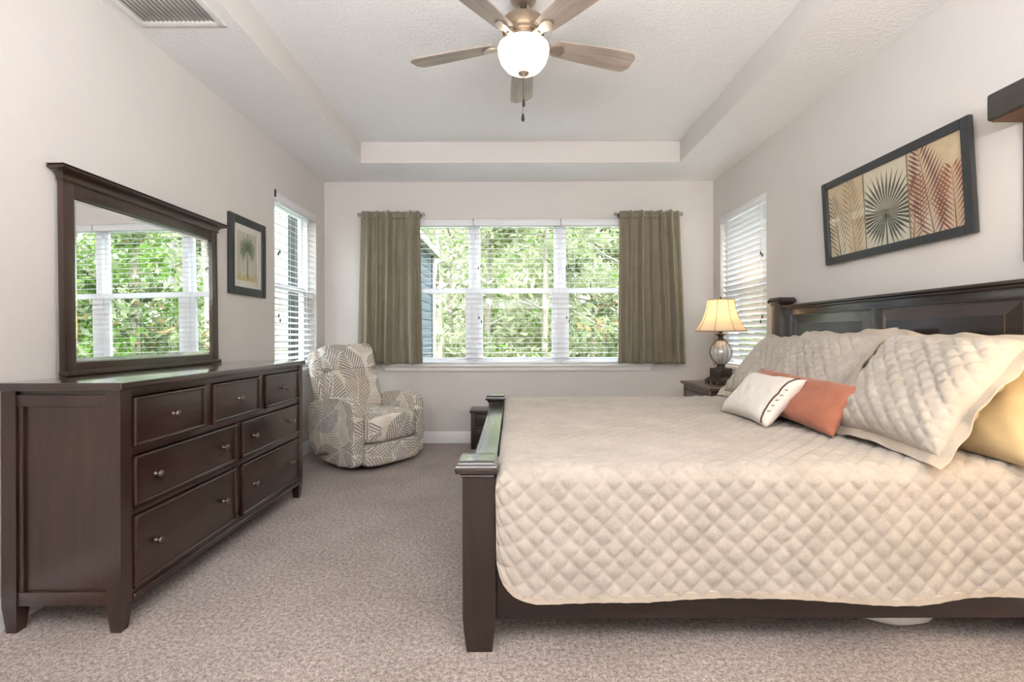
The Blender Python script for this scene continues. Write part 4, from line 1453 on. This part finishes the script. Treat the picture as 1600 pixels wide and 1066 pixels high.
# ------------------------------------------------------------------ curtains and rods
def make_curtain(label, xt0, xt1, xb0, xb1, zt, zb, yc, folds, seed, rodlabel):
    NU, NV = 150, 60
    t = thing('curtain', label, 'curtain', ((xt0 + xt1) / 2, yc, zb))
    amp = 0.078

    def fold(u, v):
        s = 0.0
        for (c, wd, a) in folds:
            s += a * math.exp(-((u - c) / wd) ** 2)
        return s * (0.55 + 0.45 * v) + 0.004 * math.sin(u * 40 + seed) * (1 - v)

    def pos(i, j):
        u, v = i / NU, j / NV                  # v: 0 top -> 1 bottom
        x = (xt0 + (xt1 - xt0) * u) * (1 - v) + (xb0 + (xb1 - xb0) * u) * v
        f = fold(u + 0.012 * math.sin(v * 2.6 + u * 7 + seed), v)
        y = yc - amp * f
        z = zt + (zb - zt) * v
        if v < 0.02: z += 0.008 * abs(math.sin(u * 17 + seed)) + 0.006
        z += 0.004 * math.sin(u * 19 + seed * 2) * v
        return (x, y, z)
    b = bm_new(); grid(b, NU, NV, pos)
    obj('panel', b, M['curtain'], t, smooth=180, solid=0.003)
    # rod pocket stitched across the top
    b = bm_new()
    grid(b, NU, 3, lambda i, j: (pos(i, 0)[0], pos(i, 1)[1] - 0.003 - 0.004 * math.sin(PI * j / 3), zt + 0.004 - 0.070 * j / 3))
    obj('header', b, M['curtain'], t, smooth=180, solid=0.003)
    r = thing('curtain_rod', rodlabel, 'curtain rod', ((xt0 + xt1) / 2, yc + 0.012, zt - 0.012))
    b = bm_new(); tube(b, [(xt0 - 0.012, yc + 0.014, zt - 0.014), (xt1 + 0.012, yc + 0.014, zt - 0.014)], 0.007, 12); obj('rod', b, M['grey_metal'], r, smooth=60)
    for x, s in ((xt0 - 0.010, -1), (xt1 + 0.010, 1)):
        b = bm_new()
        pts = []
        for k in range(22):
            a = PI + k / 21 * 2.1 * PI * 0.9; rr = 0.020 - 0.010 * k / 21
            pts.append((x + s * (0.020 + rr * math.cos(a)), yc + 0.014, zt - 0.014 + rr * math.sin(a)))
        tube(b, pts, 0.0045, 8); obj('finial', b, M['grey_metal'], r, smooth=60)
        b = bm_new(); tube(b, [(x - s * 0.02, yc + 0.014, zt - 0.014), (x - s * 0.02, YB - 0.003, zt - 0.014)], 0.005, 8)
        box(b, x - s * 0.02 - 0.012, x - s * 0.02 + 0.012, YB - 0.006, YB, zt - 0.04, zt + 0.012, 0.002)
        obj('bracket', b, M['grey_metal'], r, smooth=60)


make_curtain('taupe satin curtain behind the recliner, left of the back window', -1.553, -0.954, -1.595, -0.925, 2.395, 0.838, 5.018,
             [(0.03, .05, .4), (0.14, .035, 1.0), (0.29, .020, 1.1), (0.34, .03, .5), (0.46, .040, 1.5), (0.62, .025, .35), (0.72, .02, .4), (0.86, .045, 1.5), (0.97, .03, .5)], 0.7,
             'grey metal curtain rod with scroll ends over the taupe curtain near the recliner')
make_curtain('taupe satin curtain near the table lamp, right of the back window', 1.100, 1.717, 1.085, 1.778, 2.395, 0.836, 5.018,
             [(0.02, .05, .4), (0.18, .022, 1.2), (0.36, .035, 1.5), (0.54, .018, 1.1), (0.70, .020, 1.3), (0.85, .034, 1.4), (0.97, .03, .5)], 2.9,
             'grey metal curtain rod with scroll ends over the taupe curtain near the lamp')


# ------------------------------------------------------------------ ceiling fan
def make_fan():
    c = Vector((0.062, 2.60, 0.0))
    t = thing('ceiling_fan', 'five-blade ceiling fan with lit frosted bowl hanging from the tray ceiling', 'ceiling fan', (c.x, c.y, ZT))
    b = bm_new(); lathe(b, [(0.07, ZT), (0.068, ZT - 0.02), (0.045, ZT - 0.045), (0.02, ZT - 0.05)], c, 32); obj('canopy', b, M['nickel'], t, smooth=50)
    b = bm_new(); lathe(b, [(0.016, ZT - 0.045), (0.016, 2.84), (0.032, 2.838), (0.034, 2.815)], c, 20); obj('downrod', b, M['bronze'], t, smooth=50)
    b = bm_new(); lathe(b, [(0.03, 2.822), (0.085, 2.818), (0.112, 2.800), (0.118, 2.77), (0.112, 2.745), (0.10, 2.738), (0.10, 2.722), (0.085, 2.715)], c, 40); obj('motor_housing', b, M['motor'], t, smooth=40)
    b = bm_new(); lathe(b, [(0.085, 2.718), (0.088, 2.712), (0.088, 2.690), (0.07, 2.682), (0.07, 2.664), (0.10, 2.660), (0.10, 2.655)], c, 40); obj('switch_housing', b, M['nickel'], t, smooth=40)
    b = bm_new(); lathe(b, [(0.118, 2.672), (0.133, 2.668), (0.137, 2.655), (0.135, 2.63), (0.122, 2.59), (0.095, 2.556), (0.06, 2.536), (0.03, 2.529), (0.0, 2.527)], c, 48); obj('glass_bowl', b, M['bowl'], t, smooth=180)
    b = bm_new(); lathe(b, [(0.030, 2.530), (0.026, 2.522), (0.010, 2.514), (0.007, 2.502), (0, 2.500)], c, 24); obj('bowl_finial', b, M['nickel'], t, smooth=60)
    proto = None
    for k in range(5):
        ang = math.radians(90 + 72 * k)
        if proto is None:
            b = bm_new()
            # blade outline in local x (length) / y (width)
            N = 24
            def wid(f): return 0.052 + 0.022 * math.sin(PI * min(1, f * 1.1) * 0.5) if f < 0.93 else (0.074 * math.sqrt(max(0.0, 1 - ((f - 0.93) / 0.0705) ** 2)) * 0.35 + 0.074 * 0.65 * (1 - (f - 0.93) / 0.07 * 0.35))
            top, bot = [], []
            for i in range(N + 1):
                f = i / N; x = 0.165 + 0.495 * f; wv = wid(f)
                row_t, row_b = [], []
                for j in range(5):
                    y = -wv + 2 * wv * j / 4
                    row_t.append(b.verts.new((x, y, 0.004))); row_b.append(b.verts.new((x, y, -0.004)))
                top.append(row_t); bot.append(row_b)
            for i in range(N):
                for j in range(4):
                    b.faces.new((top[i][j], top[i + 1][j], top[i + 1][j + 1], top[i][j + 1]))
                    b.faces.new((bot[i][j + 1], bot[i + 1][j + 1], bot[i + 1][j], bot[i][j]))
                for j in (0, 4): b.faces.new((top[i][j], bot[i][j], bot[i + 1][j], top[i + 1][j]))
            for i in (0, N): b.faces.new([top[i][j] for j in range(5)] + [bot[i][j] for j in reversed(range(5))])
            bl = obj('blade', b, M['blade'], t, local=True, smooth=40)
            b = bm_new()
            box(b, 0.075, 0.175, -0.022, 0.022, -0.012, -0.004, 0.003)
            lathe(b, [(0.034, -0.014), (0.034, -0.006), (0.03, -0.004)], (0.19, 0, 0), 20, True, (1.25, 0.9))
            tube(b, [(0.06, 0.0, 0.012), (0.10, 0, 0.004), (0.14, 0, -0.009)], 0.012, 8)
            obj('blade_bracket', b, M['nickel'], bl, local=True, smooth=50)
            proto = bl
        else:
            bl = proto.copy(); C.objects.link(bl); bl.parent = t
            for ch in list(proto.children):
                q = ch.copy(); C.objects.link(q); q.parent = bl
        bl.location = (0, 0, 2.694 - ZT)
        bl.rotation_euler = Euler((math.radians(-12), 0, ang), 'XYZ')
    # pull chains with wooden fobs
    for dx, dy, zt, zf in ((0.0, -0.006, 2.502, 2.345), (-0.004, 0.006, 2.502, 2.272)):
        b = bm_new(); x, y = c.x + dx, c.y + dy
        tube(b, [(x, y, zt), (x, y, zf + 0.04)], 0.0014, 6)
        ch = obj('pull_chain', b, M['bronze'], t)
        b = bm_new(); lathe(b, [(0.0, 0.0), (0.007, 0.004), (0.009, 0.016), (0.006, 0.034), (0.003, 0.043)], (x, y, zf), 14); obj('fob', b, M['dark'], ch, smooth=60)


make_fan()


# ------------------------------------------------------------------ ceiling vent, wall outlet
def make_vent():
    X0, X1, Y0, Y1 = -1.922, -1.479, 2.06, 2.522
    t = thing('air_vent', 'white louvred air return vent in the ceiling above the dresser', 'vent', ((X0 + X1) / 2, (Y0 + Y1) / 2, ZS))
    b = bm_new(); fw = 0.036
    for (p, q, r, s) in ((X0, X0 + fw, Y0, Y1), (X1 - fw, X1, Y0, Y1), (X0 + fw, X1 - fw, Y0, Y0 + fw), (X0 + fw, X1 - fw, Y1 - fw, Y1)):
        box(b, p, q, r, s, ZS - 0.008, ZS, 0.002)
    obj('frame', b, M['trim'], t)
    b = bm_new(); n = 16
    for k in range(n):
        x = X0 + fw + (X1 - X0 - 2 * fw) * (k + 0.5) / n
        vs_ = [b.verts.new(p) for p in ((x - 0.010, Y0 + fw, ZS - 0.003), (x + 0.007, Y0 + fw, ZS - 0.009), (x + 0.007, Y1 - fw, ZS - 0.009), (x - 0.010, Y1 - fw, ZS - 0.003))]
        b.faces.new(vs_)
    obj('louvres', b, M['trim'], t, solid=0.0012)
    b = bm_new(); box(b, X0 + fw, X1 - fw, Y0 + fw, Y1 - fw, ZS - 0.0015, ZS - 0.0005); obj('backing', b, M['siding_white'], t)


make_vent()
t = thing('wall_outlet', 'white wall outlet plate on the back wall just above the bed', 'outlet', (1.457, YB, 0.43))
b = bm_new(); box(b, 1.42, 1.494, YB - 0.006, YB, 0.37, 0.487, 0.003); obj('plate', b, M['trim'], t)
b = bm_new(); box(b, 1.437, 1.477, YB - 0.008, YB - 0.005, 0.385, 0.422, 0.004); box(b, 1.437, 1.477, YB - 0.008, YB - 0.005, 0.435, 0.472, 0.004); obj('socket', b, M['vinyl'], t)


# ------------------------------------------------------------------ outside
b = bm_new()
grid(b, 20, 20, lambda i, j: (-30 + 3.2 * i, YB + TH + 0.2 + 2.0 * j, -0.25 + 0.04 * math.sin(i * 1.3) * math.cos(j * 1.1)))
o = obj('lawn', b, M['grass'], None, kind='structure')
o['label'] = 'pale green lawn outside'


def leaf_cloud(name, centres, n, size, mats, weights, seed, aspect=0.45, droop=0.0):
    rnd = random.Random(seed)
    verts, faces, mi = [], [], []
    for k in range(n):
        c, rad = rnd.choice(centres)
        while True:
            d = Vector((rnd.uniform(-1, 1), rnd.uniform(-1, 1), rnd.uniform(-1, 1)))
            if d.length <= 1: break
        d = d * (0.55 + 0.45 * d.length)
        p = Vector(c) + Vector((d.x * rad[0], d.y * rad[1], d.z * rad[2]))
        ax = Vector((rnd.uniform(-1, 1), rnd.uniform(-1, 1), rnd.uniform(-1, 1) - droop)).normalized()
        bx = ax.orthogonal().normalized()
        bx.rotate(Matrix.Rotation(rnd.uniform(0, 2 * PI), 3, ax))
        s = size * rnd.uniform(0.6, 1.25)
        i0 = len(verts)
        verts += [p, p + ax * s * 0.45 + bx * s * aspect * 0.5, p + ax * s, p + ax * s * 0.45 - bx * s * aspect * 0.5]
        faces.append((i0, i0 + 1, i0 + 2, i0 + 3))
        r = rnd.random(); q = 0
        while q < len(weights) - 1 and r > weights[q]:
            r -= weights[q]; q += 1
        mi.append(q)
    me = bpy.data.meshes.new(name)
    me.from_pydata(verts, [], faces)
    for m in mats: me.materials.append(m)
    me.polygons.foreach_set('material_index', mi)
    me.update()
    o = bpy.data.objects.new(name, me); C.objects.link(o)
    return o


def tree(name, label, loc, h, crown, n, size, mats, weights, seed, group=None, trunk_r=0.10, aspect=0.45, branches=7, bark='bark'):
    rnd = random.Random(seed)
    t = thing(name, label, 'tree', loc, group)
    b = bm_new()
    tube(b, [(0, 0, -0.1), (0.05 * h * rnd.uniform(-1, 1) * 0.4, 0.02 * h, h * 0.4), (0.04 * h * rnd.uniform(-1, 1), 0, h * 0.9)], [trunk_r, trunk_r * 0.75, trunk_r * 0.25], 9)
    for k in range(branches):
        z = h * rnd.uniform(0.2, 0.8); a = rnd.uniform(0, 2 * PI); L = crown[0] * rnd.uniform(0.5, 1.0)
        tube(b, [(0, 0, z), (L * 0.5 * math.cos(a), L * 0.5 * math.sin(a), z + 0.16 * L), (L * math.cos(a), L * math.sin(a), z + 0.45 * L)], [trunk_r * 0.35, trunk_r * 0.22, trunk_r * 0.08], 6)
    obj('trunk', b, M[bark], t, local=True, smooth=60)
    cs = []
    for k in range(26):
        a = rnd.uniform(0, 2 * PI); f = rnd.random(); z = crown[2] + (crown[3] - crown[2]) * f
        rr = crown[0] * math.sqrt(rnd.random()) * (0.45 + 0.55 * math.sin(PI * min(1, 0.15 + f * 0.85)))
        q = crown[1] * rnd.uniform(0.7, 1.2)
        cs.append(((rr * math.cos(a), rr * math.sin(a), z), (q, q, q * 0.7)))
    f = leaf_cloud('foliage', cs, n, size, [M[m] for m in mats], weights, seed + 11, aspect)
    f.parent = t
    return t


# the magnolia filling the right pane and part of the middle one
tree('magnolia_tree', 'leafy magnolia tree with broad dark leaves outside the right pane of the back window', (2.15, 9.6, -0.2), 5.2,
     (1.55, 0.42, 0.5, 5.0), 3200, 0.17, ['leaf_mag', 'leaf_mag2', 'leaf_mag3'], [0.55, 0.33, 0.12], 5, None, 0.09)
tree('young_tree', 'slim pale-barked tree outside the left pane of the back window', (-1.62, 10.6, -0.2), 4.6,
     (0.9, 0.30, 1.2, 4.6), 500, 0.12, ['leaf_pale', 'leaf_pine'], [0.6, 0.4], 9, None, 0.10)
rnd = random.Random(21)
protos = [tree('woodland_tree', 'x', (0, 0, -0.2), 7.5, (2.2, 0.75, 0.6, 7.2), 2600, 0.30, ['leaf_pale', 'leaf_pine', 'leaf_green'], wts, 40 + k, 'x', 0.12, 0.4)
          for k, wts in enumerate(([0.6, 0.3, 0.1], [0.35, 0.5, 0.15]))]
gprotos = [tree('green_tree', 'x', (0, 0, -0.2), 6.0, (2.1, 0.75, 0.1, 5.8), 3000, 0.28, ['leaf_green', 'leaf_pale', 'leaf_pine'], [0.7, 0.2, 0.1], 60, 'x', 0.12, 0.4)]
LW, GW = 'hazy pale green tree in the woods behind the lawn, seen through the back window', 'woods beyond the back window'
LG, GG = 'bright green leafy tree far to the right outside, reflected in the dresser mirror', 'trees reflected in the mirror'
spots = []
for row, (yy, x0, x1, st) in enumerate(((14.5, -6.5, 6, 2.6), (19, -8, 9, 2.8), (24, -10, 12, 2.8), (31, -13, 16, 3.2))):
    x = x0
    while x < x1:
        spots.append((x + rnd.uniform(-0.8, 0.8), yy + rnd.uniform(-1, 1), rnd.uniform(0.8, 1.1) + 0.10 * row)); x += st
used = [False, False]
for i, (x, y, s) in enumerate(spots):
    k = i % 2
    o = protos[k] if not used[k] else dup_tree(protos[k])
    used[k] = True
    o.location = (x, y, -0.2); o.rotation_euler = (0, 0, rnd.uniform(0, 6.28)); o.scale = (s, s, s)
    o['label'] = LW; o['group'] = GW
gs = [(7.2, 10.6), (9.6, 12.8), (12.2, 13.5), (5.6, 12.2), (8.0, 15.6), (11.2, 17.0), (14.6, 16.0), (14.5, 12.0), (17.5, 18.5), (6.0, 8.6)]
for i, (x, y) in enumerate(gs):
    o = gprotos[0] if i == 0 else dup_tree(gprotos[0])
    o.location = (x, y, -0.2); o.rotation_euler = (0, 0, rnd.uniform(0, 6.28)); s = rnd.uniform(0.9, 1.2); o.scale = (s, s, s)
    o['label'] = LG; o['group'] = GG

# the grey-blue wing of the house seen through the left pane
t = thing('house_wing', 'blue grey house wing with white roof edge outside the left pane of the back window', 'house', (-1.7, 7.2, -0.2))
b = bm_new()
box(b, -1.93, -1.49, YB + TH + 0.02, 9.0, -0.2, 2.58)
for k in range(18): box(b, -1.494, -1.478, YB + TH + 0.02, 9.006, -0.1 + 0.15 * k, -0.1 + 0.15 * k + 0.14, 0.004)
obj('siding_wall', b, M['siding_grey'], t)
b = bm_new(); box(b, -2.0, -1.36, YB + TH + 0.02, 9.15, 2.58, 2.70, 0.01); obj('roof_edge', b, M['siding_white'], t)
b = bm_new(); tube(b, [(-1.44, 8.9, 2.6), (-1.44, 8.9, -0.2)], 0.035, 10); obj('downspout', b, M['siding_white'], t)
# neighbour on the left
t = thing('neighbour_house', 'white sided neighbouring house with a dark grey shutter outside the left window', 'house', (-5.2, 9.5, -0.2))
b = bm_new(); box(b, -7.5, -4.6, 6.0, 9.95, -0.2, 5.0)
for k in range(31): box(b, -4.604, -4.588, 6.0, 9.95, -0.15 + 0.165 * k, -0.15 + 0.165 * k + 0.155, 0.004)
obj('wall', b, M['siding_white'], t)
b = bm_new(); box(b, -7.2, -4.66, 9.95, 13.5, -0.2, 4.9); obj('shutter_wall', b, M['shutter'], t)
b = bm_new(); prism(b, [(5.6, 5.0), (14, 5.0), (9.8, 6.6)], 'x', -7.8, -4.35); obj('roof', b, M['roof_tile'], t)
# neighbour on the right
t = thing('neighbour_house', 'peach stucco neighbouring house with tiled roof outside the right window', 'house', (6.2, 10.5, -0.2))
b = bm_new(); box(b, 5.4, 8.5, 7.0, 8.2, -0.2, 1.75); obj('wall', b, M['stucco_peach'], t)
b = bm_new(); prism(b, [(5.1, 1.72), (8.9, 1.72), (7.0, 2.5)], 'y', 6.8, 8.4); obj('roof', b, M['roof_tile'], t)
